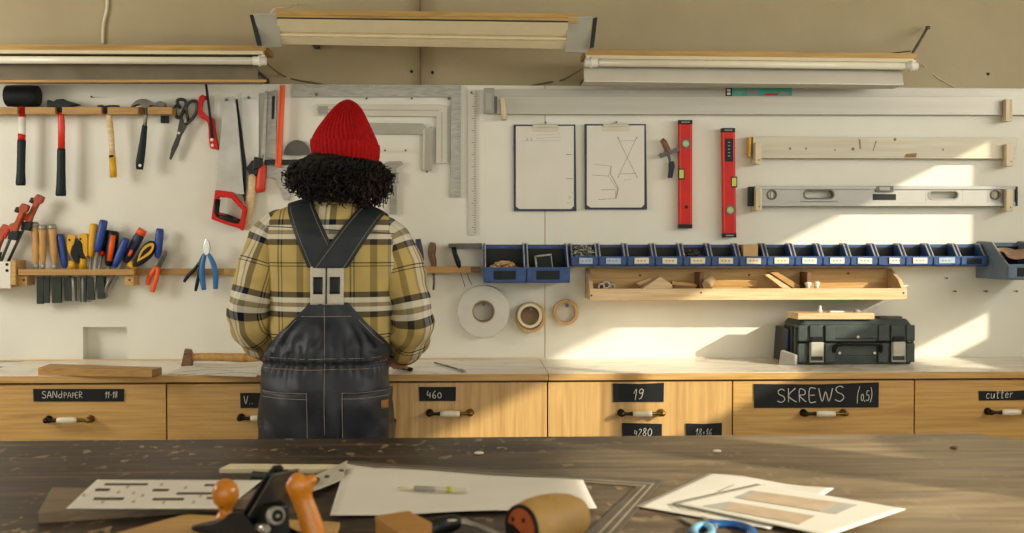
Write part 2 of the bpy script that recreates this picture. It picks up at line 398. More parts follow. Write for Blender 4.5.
    def sph(s, c, r, mi=0, u=16, v=10, rot=None):
        if not hasattr(r, '__len__'): r = (r, r, r)
        n = len(s.v); c = V(c)
        def add(q): s.v.append(c + (rot @ q if rot else q))
        add(V((0, 0, r[2])))
        for i in range(1, v):
            ph = PI*i/v
            for j in range(u):
                th = 2*PI*j/u; add(V((r[0]*math.sin(ph)*math.cos(th), r[1]*math.sin(ph)*math.sin(th), r[2]*math.cos(ph))))
        add(V((0, 0, -r[2]))); last = len(s.v)-1
        for j in range(u):
            s.face((n, n+1+j, n+1+(j+1) % u), mi, True)
            s.face((last, last-u+(j+1) % u, last-u+j), mi, True)
        for i in range(v-2):
            for j in range(u):
                a = n+1+i*u; s.face((a+j, a+u+j, a+u+(j+1) % u, a+(j+1) % u), mi, True)
        return s
    def grid(s, rows, mi=0, closed=False, uvs=None, cap=False):
        n = len(s.v); k = len(rows[0])
        for i, r in enumerate(rows):
            for j, p in enumerate(r):
                s.v.append(V(p))
                if uvs: s.uv[len(s.v)-1] = uvs[i][j]
        for i in range(len(rows)-1):
            for j in range(k if closed else k-1):
                j2 = (j+1) % k; s.face((n+i*k+j, n+i*k+j2, n+(i+1)*k+j2, n+(i+1)*k+j), mi, True)
        if cap and closed:
            s.face(range(n+k-1, n-1, -1), mi); s.face(range(n+(len(rows)-1)*k, n+len(rows)*k), mi)
        return s
    def caps(s, a, b, ra, rb, mi=0):
        a, b = V(a), V(b)
        s.sph(a, ra, mi, 14, 8); s.sph(b, rb, mi, 14, 8)
        ref = (0, 1, 0) if abs((b-a).normalized().y) < 0.8 else (1, 0, 0)
        s.tube([a, b], [ra, rb], 14, 1, mi, ref); return s
    def build(s, name, mats, parent=None, bevel=0, segs=2, loc=None, solid=0, subsurf=0):
        if not isinstance(mats, (list, tuple)): mats = [mats]
        me = bpy.data.meshes.new(name)
        if parent is not None: org = wloc(parent)
        elif loc is not None: org = V(loc)
        else:
            lo = [min(p[i] for p in s.v) for i in range(3)]; hi = [max(p[i] for p in s.v) for i in range(3)]
            org = V(((lo[0]+hi[0])/2, (lo[1]+hi[1])/2, lo[2]))
        me.from_pydata([tuple(p - org) for p in s.v], [], s.f)
        for m in mats: me.materials.append(M[m] if isinstance(m, str) else m)
        me.polygons.foreach_set('material_index', s.mi)
        me.polygons.foreach_set('use_smooth', s.sm)
        if s.uv:
            lay = me.uv_layers.new(name='UVMap')
            for lp in me.loops: lay.data[lp.index].uv = s.uv.get(lp.vertex_index, (0, 0))
        bm = bmesh.new(); bm.from_mesh(me); bmesh.ops.recalc_face_normals(bm, faces=bm.faces); bm.to_mesh(me); bm.free()
        me.update()
        o = bpy.data.objects.new(name, me); C.objects.link(o)
        if parent is not None: o.parent = parent
        else: o.location = org
        if solid:
            q = o.modifiers.new('thickness', 'SOLIDIFY'); q.thickness = solid; q.offset = 0
        if bevel:
            q = o.modifiers.new('bevel', 'BEVEL'); q.width = bevel; q.segments = segs; q.limit_method = 'ANGLE'; q.angle_limit = math.radians(35)
        if subsurf:
            q = o.modifiers.new('subdivision', 'SUBSURF'); q.levels = subsurf; q.render_levels = subsurf
        return o
def wloc(o):
    l = V(o.location)
    while o.parent is not None: o = o.parent; l = l + V(o.location)
    return l
def spline(pts, rr, n):
    out, ro = [], []
    k = len(pts)
    for i in range(k-1):
        p0, p1, p2, p3 = pts[max(i-1, 0)], pts[i], pts[i+1], pts[min(i+2, k-1)]
        r0, r1, r2, r3 = rr[max(i-1, 0)], rr[i], rr[i+1], rr[min(i+2, k-1)]
        for a in range(n):
            t = a / n
            f = lambda q0, q1, q2, q3: 0.5*((2*q1) + (q2-q0)*t + (2*q0-5*q1+4*q2-q3)*t*t + (3*q1-q0-3*q2+q3)*t**3)
            out.append(f(p0, p1, p2, p3)); ro.append(max(1e-4, f(r0, r1, r2, r3)))
    out.append(pts[-1]); ro.append(rr[-1])
    return out, ro
def sp(px, n=6):
    """smooth open pixel path"""
    q, _ = spline([V((x, y, 0)) for x, y in px], [1]*len(px), n); return [(p.x, p.y) for p in q]
def circ(cx, cy, r, n=20, ry=None, a0=0): return [(cx + r*math.cos(a0+2*PI*i/n), cy + (ry or r)*math.sin(a0+2*PI*i/n)) for i in range(n)]
def rrect(x0, y0, x1, y1, r, n=4):
    o = []
    for cx, cy, a in ((x1-r, y0+r, -PI/2), (x1-r, y1-r, 0), (x0+r, y1-r, PI/2), (x0+r, y0+r, PI)):
        for i in range(n+1): o.append((cx + r*math.cos(a + PI/2*i/n), cy + r*math.sin(a + PI/2*i/n)))
    return o
def tag(o, label=None, cat=None, group=None, kind=None):
    if label: o['label'] = label
    if cat: o['category'] = cat
    if group: o['group'] = group
    if kind: o['kind'] = kind
    return o
def thing(name, label, cat, loc, group=None):
    o = bpy.data.objects.new(name, None); C.objects.link(o); o.location = V(loc); o.empty_display_size = 0.05
    return tag(o, label, cat, group)
def struct(o): o['kind'] = 'structure'; return o
def copy_tree(o, loc, label, group):
    c = o.copy(); C.objects.link(c); c.location = V(loc); c['label'] = label; c['group'] = group
    def kids(src, dst):
        for ch in list(src.children):
            d = ch.copy(); C.objects.link(d); d.parent = dst; kids(ch, d)
    kids(o, c); return c

# ================================================================== THE ROOM
XL, XR, YB = -3.0, 2.9, -3.0
struct(MB().box((XL-.1, YB, -.1), (XR+.1, WALL+.2, 0)).build('floor', 'concrete'))
struct(MB().box((XL-.1, YB, 2.9), (XR+.1, WALL+.2, 3.0)).build('ceiling', 'plaster'))
struct(MB().box((XL-.1, WB, 0), (XR+.1, WALL+.2, 2.9)).build('wall_back', 'tan'))
# right wall with window openings: (y0, y1, z0, z1)
b = MB()
openings = [(-1.6, 0.74, 1.55, 2.26), (1.0, 3.42, 1.78, 2.26), (2.85, 3.47, 1.44, 1.62)]
yb_ = sorted({YB, WB} | {o[0] for o in openings} | {o[1] for o in openings}); zb_ = sorted({0, 2.9} | {o[2] for o in openings} | {o[3] for o in openings})
for y0, y1 in zip(yb_, yb_[1:]):
    z0 = None
    for za, zc in zip(zb_, zb_[1:]):
        hole = any(o[0] <= y0 and y1 <= o[1] and o[2] <= za and zc <= o[3] for o in openings)
        if not hole: b.box((XR, y0, za), (XR+.12, y1, zc))
struct(b.build('wall_right', 'plaster'))
for i, (a, c, zs, zt) in enumerate(openings):
    b = MB(); X0, X1 = XR+.03, XR+.08; fr = .03
    for q in ((a, zs, a+fr, zt), (c-fr, zs, c, zt), (a+fr, zs, c-fr, zs+fr), (a+fr, zt-fr, c-fr, zt)): b.box((X0, q[0], q[1]), (X1, q[2], q[3]))
    if c-a > 1: m = a + (c-a)*0.36; b.box((X0, m-.02, zs+fr), (X1, m+.02, zt-fr))
    struct(b.build('window_%d' % (i+1), 'white'))
b = MB(); lo = (2.1, 3.4, 1.45, 2.4)
b.box((XL-.1, YB, 0), (XL, WB, lo[2])); b.box((XL-.1, YB, lo[3]), (XL, WB, 2.9))
b.box((XL-.1, YB, lo[2]), (XL, lo[0], lo[3])); b.box((XL-.1, lo[1], lo[2]), (XL, WB, lo[3]))
struct(b.build('wall_left', 'plaster'))
b = MB()
for q in ((lo[0], lo[2], lo[0]+.05, lo[3]), (lo[1]-.05, lo[2], lo[1], lo[3]), (lo[0]+.05, lo[2], lo[1]-.05, lo[2]+.05), (lo[0]+.05, lo[3]-.05, lo[1]-.05, lo[3])):
    b.box((XL-.08, q[0], q[1]), (XL-.04, q[2], q[3]))
struct(b.build('window_4', 'white'))
# white panels
PT = P(512, 85.5, WALL).z
xs = P(545, 200, WALL).x
n0, n1 = P(83, 340, WALL).x, P(127, 340, WALL).x; nz = P(100, 327, WALL).z
b = MB()
b.box((XL, WALL, CT-.02), (n0, WALL+.048, PT)); b.box((n0, WALL, nz), (n1, WALL+.048, PT)); b.box((n1, WALL, CT-.02), (xs-.0015, WALL+.048, PT))
struct(b.build('wall_panel_left', 'panel'))
struct(MB().box((xs+.0015, WALL, CT-.02), (XR, WALL+.048, PT)).build('wall_panel_right', 'panel'))
struct(MB().box((n0-.02, WALL+.0485, CT), (n1+.02, WALL+.0495, nz+.02)).build('trim_1', 'panel'))
b = MB(); b.box((xs-.0014, WALL+.004, CT), (xs+.0014, WALL+.048, PT)); struct(b.build('trim_2', 'tantape'))
b = MB(); x = P(420, 60, WALL).x; b.box((x-.002, WALL+.0205, PT), (x+.002, WB+.0005, PT+.5)); struct(b.build('trim_3', 'brownwood'))
# floor of the frame: dark joint along the foot of the panels
b = MB(); b.box((XL, WALL-.006, CT), (xs, WALL, CT+.005)); struct(b.build('baseboard_back', 'palewood'))

# ================================================================== COUNTER
sx = P(545, 368, 3.9).x
EDGE0, EDGE1 = P(-28, 400, CF+.012).x, P(1096, 400, CF+.012).x
for x0, x1, lab in ((EDGE0-.004, sx-.001, 'long pale veined worktop left of the joint, hammer and plank on it'), (sx+.001, EDGE1+.004, 'long pale veined worktop right of the joint, toolbox on it')):
    t = thing('worktop', lab, 'worktop', ((x0+x1)/2, 3.9, CT-.022), 'worktops along the back wall')
    MB().box((x0, CF+.004, CT-.022), (x1, WALL-.006, CT)).build('laminate_top', 'laminate', t, bevel=.001)
    MB().box((x0, CF, CT-.022), (x1, CF+.004, CT-.001)).build('wooden_edge', 'pine', t)

FONT = {
 'S': (.55, [[(.5,.88),(.3,1),(.08,.85),(.15,.6),(.42,.45),(.5,.2),(.28,0),(.02,.12)]]),
 'A': (.6, [[(0,0),(.28,1),(.56,0)],[(.1,.35),(.45,.35)]]),
 'N': (.6, [[(0,0),(.05,1),(.5,.05),(.52,1)]]),
 'd': (.5, [[(.42,.5),(.2,.55),(.03,.3),(.15,.02),(.4,.15)],[(.45,1),(.43,0)]]),
 'P': (.5, [[(.05,0),(.05,1),(.4,.92),(.42,.6),(.05,.5)]]),
 'E': (.5, [[(.45,1),(.05,1),(.05,0),(.45,0)],[(.05,.5),(.38,.5)]]),
 'R': (.55, [[(.05,0),(.05,1),(.4,.92),(.4,.6),(.05,.5),(.5,0)]]),
 'K': (.55, [[(.05,1),(.05,0)],[(.48,1),(.05,.45),(.55,0)]]),
 'W': (.9, [[(0,1),(.22,0),(.45,.75),(.66,0),(.9,1)]]),
 'V': (.55, [[(0,1),(.25,0),(.52,1)]]),
 '(': (.3, [[(.25,1.12),(.08,.7),(.02,.3),(.05,-.2)]]),
 ')': (.3, [[(.02,1.12),(.16,.7),(.14,.2),(.0,-.15)]]),
 '0': (.5, [[(.25,.8),(.05,.55),(.08,.15),(.3,0),(.45,.25),(.42,.6),(.25,.8)]]),
 'O': (.6, [[(.3,1),(.05,.7),(.05,.3),(.3,0),(.55,.3),(.55,.7),(.3,1)]]),
 ',': (.15, [[(.08,.08),(.02,-.12)]]),
 '.': (.2, [[(.08,.05),(.12,.0)]]),
 '5': (.5, [[(.45,1),(.1,1),(.08,.6),(.38,.55),(.42,.2),(.2,0),(.02,.1)]]),
 '4': (.5, [[(.12,1),(.02,.45),(.42,.45)],[(.38,.8),(.36,0)]]),
 '6': (.5, [[(.38,1),(.1,.6),(.05,.2),(.25,0),(.43,.2),(.3,.45),(.08,.3)]]),
 '1': (.35, [[(.02,.55),(.26,1),(.22,-.1)]]),
 '9': (.5, [[(.42,.7),(.2,.55),(.06,.75),(.2,1),(.42,.9),(.42,.7),(.35,.2),(.12,0)]]),
 '8': (.5, [[(.25,.55),(.08,.78),(.25,1),(.42,.78),(.25,.55),(.05,.25),(.25,0),(.46,.25),(.25,.55)]]),
 '2': (.5, [[(.05,.8),(.25,1),(.42,.75),(.05,0),(.48,.02)]]),
 '7': (.5, [[(.05,1),(.45,1),(.18,0)]]),
 '-': (.4, [[(.05,.45),(.32,.45)]]),
 '+': (.4, [[(.05,.4),(.35,.4)],[(.2,.6),(.2,.2)]]),
 'c': (.45, [[(.4,.5),(.2,.62),(.03,.35),(.15,.02),(.42,.1)]]),
 'u': (.5, [[(.03,.6),(.06,.08),(.3,.05),(.42,.6),(.45,0)]]),
 't': (.42, [[(.2,1),(.18,.05),(.35,.03)],[(.02,.62),(.38,.65)]]),
 'e': (.45, [[(.04,.32),(.4,.4),(.25,.62),(.05,.4),(.15,.02),(.42,.12)]]),
 'r': (.4, [[(.05,.6),(.08,0)],[(.08,.4),(.35,.6)]]),
 ' ': (.4, []),
}
def write(mb, text, x, z, h, Y, r, mi, dx=1.0, slant=0.0, rot=0.0, sq=None):
    """chalk strokes starting at world x, baseline z, letter height h, on the plane Y facing the camera"""
    cx = 0.0
    for i, ch in enumerate(text):
        wd, strokes = FONT[ch]
        hh = h * (sq[i] if sq else 1)
        for st in strokes:
            q = []
            for (a, bb) in st:
                ux = cx + (a + slant*bb) * hh * dx; uz = bb * hh
                q.append(V((x + ux*math.cos(rot) - uz*math.sin(rot), Y, z + ux*math.sin(rot) + uz*math.cos(rot))))
            if len(q) > 2: q, _ = spline(q, [1]*len(q), 4)
            mb.tube(q, r, 5, 0.35, mi)
        cx += (wd + .14) * hh * dx
    return cx

DF = CF + .012      # drawer front plane
edges = [-28, 166.5, 357, 547.5, 732.5, 914.5, 1096.0]
ex = [P(e, 400, DF).x for e in edges]
labs = ['drawer cabinet marked SANdPAPER in chalk, at the left end', 'drawer cabinet behind the overalls, chalk label half hidden', 'drawer cabinet with 460 chalked on its small black label', 'drawer cabinet with three black chalk labels, the top one reading 19', 'drawer cabinet with the wide SKREWS chalk label, under the toolbox', 'drawer cabinet marked cutter in chalk, at the right end']
hc = [(70, 419), (262, 417), (450, 412.5), (641, 412.5), (823, 412.5), (1007, 411)]
def chalk_label(parent, px0, py0, px1, py1, name, writer, skew=0):
    mb = MB(); Y = DF - .004
    mb.pp([(px0, py0), ((px0+px1)/2, py0 + (.5 if skew else 0)), (px1, py0 - skew), (px1 - .3, py1 - skew*.4), (px0 + .5, py1)], Y, .0035, 0)
    if writer: writer(mb, Y - .0006)
    return mb.build(name, ['chalkboard', 'chalk'], parent)
for i in range(6):
    x0, x1 = ex[i] + .0022, ex[i+1] - .0022
    t = thing('drawer_cabinet', labs[i], 'cabinet', ((x0+x1)/2, 3.93, 0), 'drawer cabinets under the worktop')
    b = MB(); b.box((x0, DF+.021, .06), (x1, WALL-.012, CT-.023)); b.box((x0, DF+.06, 0), (x1, WALL-.02, .06))
    b.build('cabinet_body', 'brownwood', t)
    dz = CT - .0295
    for k, (z1, z0) in enumerate(((dz, dz-.235), (dz-.24, dz-.50), (dz-.505, dz-.80))):
        d = MB().box((x0, DF, z0), (x1, DF+.02, z1)).build('drawer', 'ply_v' if i in (2, 3) else 'ply', t, bevel=.0012)
        if k == 0: hp = P(hc[i][0], hc[i][1], DF)
        else: hp = V(((x0+x1)/2, DF, (z0+z1)/2))
        hb = MB(); y = DF - .028
        for sgn in (-1, 1):
            hb.lathe((hp.x + sgn*.066, DF, hp.z), (0, -1, 0), [(0, .0125), (.004, .0125), (.008, .007), (.018, .006), (.026, .0085), (.031, .0095), (.036, .007), (.038, .002)], 16, 0 if sgn < 0 else 1)
            hb.lathe((hp.x + sgn*.066, y, hp.z), (-sgn, 0, 0), [(0, .0075), (.012, .0055), (.02, .005), (.03, .006), (.036, .008)], 14, 0 if sgn < 0 else 1)
        hb.lathe((hp.x - .033, y, hp.z), (1, 0, 0), [(0, .004), (.002, .009), (.015, .0105), (.033, .0112), (.051, .0105), (.064, .009), (.066, .004)], 18, 2)
        h = hb.build('handle', ['bronze', 'brass', 'ceramic'], d); h['label'] = 'bronze bow handle with a white ceramic grip'
        if k == 0:
            def W(px, py): return P(px, py, DF-.0046)
            if i == 0:
                def wr(mb, Y):
                    p = W(42, 398.2); write(mb, 'SANd', p.x, p.z, .022, Y, .0012, 1, 1.08, 0, .004)
                    p = W(64, 398.0); write(mb, 'PAPER', p.x, p.z, .017, Y, .0009, 1, 1.05, 0, .01, [1, 1.1, .9, 1, 1.1])
                    p = W(105, 397.6); write(mb, '11-18', p.x, p.z, .019, Y, .0011, 1, .8, .15)
                chalk_label(d, 33, 389, 124, 401.5, 'chalk_label', wr)
            if i == 1:
                def wr(mb, Y):
                    p = W(244, 404); write(mb, 'V..', p.x, p.z, .026, Y, .0012, 1, .9)
                chalk_label(d, 240, 393, 284, 408, 'chalk_label', wr)
            if i == 2:
                def wr(mb, Y):
                    p = W(427, 398.3); write(mb, '460', p.x, p.z, .024, Y, .0013, 1, 1.1)
                chalk_label(d, 419, 387, 456, 401, 'chalk_label', wr)
            if i == 3:
                def wr(mb, Y):
                    p = W(633, 399.2); write(mb, '19', p.x, p.z, .033, Y, .0013, 1, 1.0, .1)
                chalk_label(d, 613, 383.5, 664, 402, 'chalk_label', wr, .6)
                def wr(mb, Y):
                    p = W(634, 436); write(mb, '4280', p.x, p.z, .025, Y, .0011, 1, 1.0, .1, 0, [.8, .9, 1, 1.2])
                chalk_label(d, 622, 423, 662, 441, 'chalk_label', wr, -1)
                def wr(mb, Y):
                    p = W(695, 436); write(mb, '18+16', p.x, p.z, .024, Y, .0009, 1, .85, .2)
                chalk_label(d, 686, 423.5, 722, 441, 'chalk_label', wr, .5)
            if i == 4:
                def wr(mb, Y):
                    p = W(777, 402.5); write(mb, 'SKREWS', p.x, p.z, .046, Y, .0016, 1, 1.17, 0, .012, [.95, 1, .9, .95, .95, 1.1])
                    p = W(857, 401); write(mb, '(0,5)', p.x, p.z, .036, Y, .0012, 1, .66, .1, .02, [1.2, .8, .8, .9, 1.1])
                chalk_label(d, 754, 384, 879, 408, 'chalk_label', wr, 1.6)
            if i == 5:
                def wr(mb, Y):
                    p = W(986, 398.6); write(mb, 'cutter', p.x, p.z, .027, Y, .0012, 1, 1.0, .1, .03)
                chalk_label(d, 979, 391, 1035, 400.5, 'chalk_label', wr, 1.3)

# ================================================================== FLUORESCENT LIGHTS ABOVE
# right one
def open_lamp(lab, x0, x1, yt, Y, reflect_mi, lo=None, slope=0.0, tc=13):
    """wooden board on top, bare tube under it, slanted metal reflector behind; yt = photo row of the board's top at x0"""
    k = K(Y)
    def Z(px, py): return P(px, py + (px - x0) * slope, Y)
    t = thing('light_fixture', lab, 'light fixture', (P((x0+x1)/2, yt, Y).x, WALL, P((x0+x1)/2, yt+20, Y).z), 'fluorescent fixtures over the tool wall')
    b = MB(); b.prism([Z(x0, yt), Z(x1, yt), Z(x1, yt+5.5), Z(x0, yt+5.5)], (0, .16, 0)); b.build('wood_board', 'fixboard', t, bevel=.001)
    b = MB(); b.prism([Z(x0+1, yt+5.5), Z(x1-3, yt+5.5), Z(x1-3, yt+9), Z(x0+1, yt+9)], (0, .03, 0)); b.build('ballast_strip', 'cream_metal', t)
    b = MB(); b.prism([Z(x0+2, yt+9), Z(x1-4, yt+9), Z(x1-4, yt+12), Z(x0+2, yt+12)], (0, .006, 0)); [setattr(q, 'y', q.y+.018) for q in b.v]; b.build('gap_shade_strip', 'iron', t)  # black strip standing for the shade in the gap above the tube
    b = MB(); a, c = Z(x0+3, yt+tc), Z(x1-3, yt+tc); a.y = c.y = Y + .0
    b.tube([a, c], .0125, 16, 1, 0, (0, 1, 0)); tb = b.build('lamp_tube', 'tubeglass', t)
    for e, sg in ((a, 1), (c, -1)):
        q = MB(); q.lathe(e - V((sg*.012, 0, 0)), (sg, 0, 0), [(0, .012), (.004, .015), (.018, .015), (.02, .019), (.026, .019), (.028, .0145), (.045, .0145)], 16); q.box((e.x-.006, e.y-.004, e.z), (e.x+.006, e.y+.008, e.z+.02)); q.build('end_cap', 'white', tb)
    b = MB(); yb = yt + (lo or 32)
    A, B2 = Z(x0, yt+10), Z(x1-10, yt+10); D, E = Z(x0, yb), Z(x1-10, yb)
    A.y = B2.y = Y + .05; D.y = E.y = Y + .03
    b.prism([A, B2, E, D], (0, .004, 0)); 
    b.prism([D, E, E + V((0, .0, .004)), D + V((0, 0, .004))], (0, .1, 0))
    b.build('reflector', reflect_mi, t)
    for px in (x0 + 6, x1 - 14):
        b = MB(); q = Z(px, yt+5.5); b.prism([V((q.x-.008, Y+.06, q.z-.07)), V((q.x-.008, WB, q.z-.07)), V((q.x-.008, WB, q.z-.055)), V((q.x-.008, Y+.075, q.z-.055)), V((q.x-.008, Y+.075, q.z)), V((q.x-.008, Y+.06, q.z))], (.016, 0, 0))
        b.build('wall_bracket', 'iron', t)
    return t
rf = open_lamp('right-hand fluorescent fixture with bare white tube above the long straightedge', 585, 917, 49.5, 3.95, 'alu_pale', 31, .011)
b = MB(); b.tube([P(911, 56, 4.0), P(927, 28.5, WALL+.02)], .0055, 8, 1); b.tube([P(926, 28, WALL+.012), P(929.5, 27.5, WALL+.012)], .007, 8, 1, 0)
b.build('support_rod', 'darksteel', rf)
lf = open_lamp('left fluorescent fixture with bare tube above the mallet and hammers', -80, 266, 44, 3.95, 'fixdark', 34, .004, 15.5)
b = MB(); b.prism([P(-80, 80.0, 3.97), P(266, 79.5, 3.97), P(266, 82, 3.97), P(-80, 82.5, 3.97)], (0, .012, 0)); b.build('wood_strip', 'rail', lf)
# middle hooded fixture, closer to the camera and tilted towards the room
Y = 3.80
t = thing('light_fixture', 'middle fluorescent fixture with cream hood and grey end plates, over the red beanie', 'light fixture', (P(422, 30, Y).x, WALL, P(422, 50, Y).z), 'fluorescent fixtures over the tool wall')
def Q(px, py, d=0): return P(px, py, Y + d)
b = MB(); b.prism([Q(276, 9.5), Q(578, 13.5), Q(578, 17.5), Q(276, 15)], (0, .26, 0)); b.prism([Q(276, 15, .002), Q(578, 17.5, .002), Q(578, 23, .002), Q(276, 19.5, .002)], (0, .02, 0)); b.build('wood_board', 'fixboard', t, bevel=.001)
b = MB()
def hood_row(py0, py1, d): return [Q(277, py0, d), Q(568, py1, d)]
rows = [hood_row(18.6, 22.4, 0.0), hood_row(31.5, 36.0, .03), hood_row(32.3, 36.8, .036), hood_row(33.6, 38, .03), hood_row(35.6, 40.0, .03), hood_row(36.4, 40.8, .036), hood_row(37.2, 41.5, .032), hood_row(44.0, 49.0, .055)]
for a, c in zip(rows, rows[1:]): b.prism([a[0], a[1], c[1], c[0]], (0, .004, 0))
b.build('hood', 'cream_metal', t)
b = MB(); b.prism([Q(277, 17.2, -.002), Q(568, 21.0, -.002), Q(568, 22.4, -.002), Q(277, 18.6, -.002)], (0, .05, 0)); b.build('shadow_gap_strip', 'iron', t)
for px in ([(253, 13.5), (278, 13), (279.5, 44.5), (260, 45)], [(568, 17), (592, 16), (589, 50.5), (566, 50)]):
    b = MB(); q = [Q(*p) for p in px]; q[2].y += .045; q[3].y += .045
    b.prism(q, (0, .012, 0)); b.prism([q[0], q[1], q[1] + V((0, .12, .004)), q[0] + V((0, .12, .004))], (0, 0, -.006)); b.build('end_plate', 'fixgrey', t, bevel=.0015)
for px in ([(249.5, 15), (253, 14.5), (261, 45), (257, 45)], [(593.5, 18), (597.5, 17), (594, 47), (590, 48)]):
    b = MB(); b.prism([Q(*p, .015) for p in px], (0, .02, 0)); b.build('side_bracket', 'iron', t)
for px in (300, 545): q = Q(px, 20, 0); MB().box((q.x-.01, Y+.1, q.z-.02), (q.x+.01, WB, q.z)).build('wall_bracket', 'iron', t)
def cable(name, lab, pxs, Ys, r, m, n=6):
    pts = [P(x, y, yy) for (x, y), yy in zip(pxs, Ys)]
    pts, _ = spline(pts, [1]*len(pts), n)
    return tag(MB().tube(pts, r, 8, 1, 0, (.3, 1, .2)).build(name, m), lab, 'cable')
W2 = WB - .006
cable('electric_cable', 'white cable running down the tan wall above the mallets', [(107, -10), (107, 8), (103.5, 25), (103, 44)], [W2]*4, .006, 'cablewhite')
cable('electric_cable', 'thin brown cable from the left fixture drooping behind the middle fixture', [(261, 48), (265, 60), (272, 68), (284, 76), (297, 80), (315, 83), (330, 86)], [3.97, 4.0, 4.1, W2, W2, W2, W2], .003, 'cable')
cable('electric_cable', 'thin dark cable sagging left of the right-hand fixture', [(584, 68), (575, 73), (562, 80), (545, 83), (530, 86)], [4.0, 4.1, W2, W2, W2], .003, 'cable')
cable('electric_cable', 'pale wire curving down from the end of the right-hand fixture', [(914, 57), (925, 66), (937, 77), (955, 87)], [4.02, W2, W2, W2], .0015, 'cablewhite')
cable('electric_cable', 'short dark cable lying over the board of the right-hand fixture', [(870, 55), (888, 53.5), (902, 52), (911, 51)], [4.03, 4.05, 4.05, 4.05], .002, 'iron')
cable('electric_cable', 'white cable looping over the top of the middle fixture', [(270, 14), (276, 8.5), (288, 7), (296, 5), (294, -10)], [3.86, 3.88, 4.0, W2, W2], .0035, 'cablewhite')
for (px, py, lab) in ((411.5, 71.5, 'dark bolt head in the tan wall under the middle fixture'), (432.5, 72.5, 'small dark bolt head right of the larger one under the middle fixture'), (988, 74, 'dark nail head in the tan wall over the long straightedge')):
    p = P(px, py, WB); tag(MB().lathe(p, (0, -1, 0), [(0, .0055), (.003, .0055), (.005, .003)], 12).build('bolt', 'iron'), lab, 'bolt')

# ================================================================== TOOLS ON THE WALL, LEFT
def wt(name, lab, cat, px, py, group=None): return thing(name, lab, cat, P(px, py, WALL), group)
def nail(px, py, lab, out=.02, parent=None, r=.0028):
    p = P(px, py, WALL); b = MB().lathe(p + V((0, .004, 0)), (0, -1, 0), [(0, r*.6), (out, r*.6), (out+.0005, r*1.4), (out+.002, r*1.4)], 8)
    if parent is not None: return b.build('hanging_nail', 'darksteel', parent)
    return tag(b.build('nail', 'darksteel'), lab, 'nail', 'nails in the wall panel')
# hammer rack
t = wt('hammer_rack', 'narrow wooden rack rail holding the mallet and three hammers', 'rack', 86, 110)
b = MB(); b.rect(-40, 107, 172, 114, WALL-.025, .025)
for x0, x1 in ((-40, 17.5), (25, 55), (62, 101.5), (107.5, 138), (147.5, 172)): b.rect(x0, 107, x1, 114, WALL-.085, .0602)
b.build('notched_rail', 'rail', t, bevel=.0012)
b = MB(); b.rect(160.5, 115.5, 168.5, 123, WALL-.012, .012); p = P(164.5, 119, WALL-.012); b.lathe(p, (0, -1, 0), [(0, .004), (.002, .004)], 8); b.build('bracket', 'iron', t, bevel=.001)
HY = WALL - .055
# rubber mallet
t = wt('rubber_mallet', 'black rubber mallet with a red and white taped dark handle', 'mallet', 21, 135)
a = P(6.2, 96.0, HY-.002); k = K(HY)
MB().lathe(a, (1, 0, 0.0), [(0, .033), (.004, .037), (.03, .038), (.06, .0385), (.085, .0385), (.110, .037), (.114, .032)], 26).build('mallet_head', 'rubber', t)
b = MB(); b.rod([(22.2, 104), (22, 118)], [3.4, 3.4], HY, 14, .8, 0); b.rod([(22, 117), (22, 133), (21.8, 134)], [3.5, 3.8, 3.8], HY, 14, .8, 1); b.rod([(21.8, 133.5), (21.6, 140)], [3.7, 3.7], HY, 14, .8, 0)
b.build('handle_shaft', ['red', 'white'], t)
MB().rod([(21.6, 139.5), (21.6, 141), (21.3, 155), (20.9, 172), (20.7, 183), (20.7, 185.5)], [3.6, 4.2, 4.1, 4.2, 4.9, 4.4], HY, 16, .75).build('grip', 'darkgreen', t)
# machinist hammer, orange handle
t = wt('claw_free_hammer', 'dark cross-peen hammer with an orange-red handle and dark green grip', 'hammer', 61, 145); t.name = 'hammer'
b = MB()
b.pp([(46.5, 100.5), (49, 99.7), (53.5, 101.5), (56, 99.3), (63, 98.8), (66, 100.3), (80, 104.5), (66, 107), (63.5, 112), (57.5, 112), (55, 106.5), (49, 107), (46.5, 107)], HY-.012, .024); b.build('hammer_head', 'iron', t, bevel=.002)
MB().rod([(61, 103), (61, 113), (61.5, 126), (61.5, 149)], [2.9, 3.1, 3.4, 3.5], HY, 14, .75).build('handle_shaft', 'orangered', t)
MB().rod([(61.4, 148.5), (61.3, 150), (61.2, 170), (61, 185), (60.8, 194), (60.8, 196)], [3.6, 4.1, 4.2, 4.6, 5.2, 4.6], HY, 16, .75).build('grip', 'darkgreen', t)
# tack hammer
t = wt('hammer', 'small tack hammer with pale wooden handle and yellow handle end', 'hammer', 110, 140)
MB().pp([(97, 105.3), (101, 104.6), (105, 105.6), (109, 105), (118.5, 105), (118.8, 107.5), (108.5, 108.5), (108, 113.5), (103.5, 113.5), (103.5, 108.5), (97, 106.5)], HY-.009, .018).build('hammer_head', 'iron', t, bevel=.0012)
b = MB(); b.rod([(106.5, 106), (109, 115), (110.5, 130), (112, 146), (112.5, 157.5)], [2.0, 2.8, 3.2, 2.7, 3.1], HY, 14, .75, 0); b.rod([(112, 155.2), (112.2, 157.5)], [3.2, 3.2], HY, 14, .78, 2)
b.rod([(112.4, 157), (113, 168), (113.5, 177.5)], [3.3, 3.5, 3.5], HY, 14, .75, 1); b.build('handle', ['palewood', 'yellow', 'iron'], t)
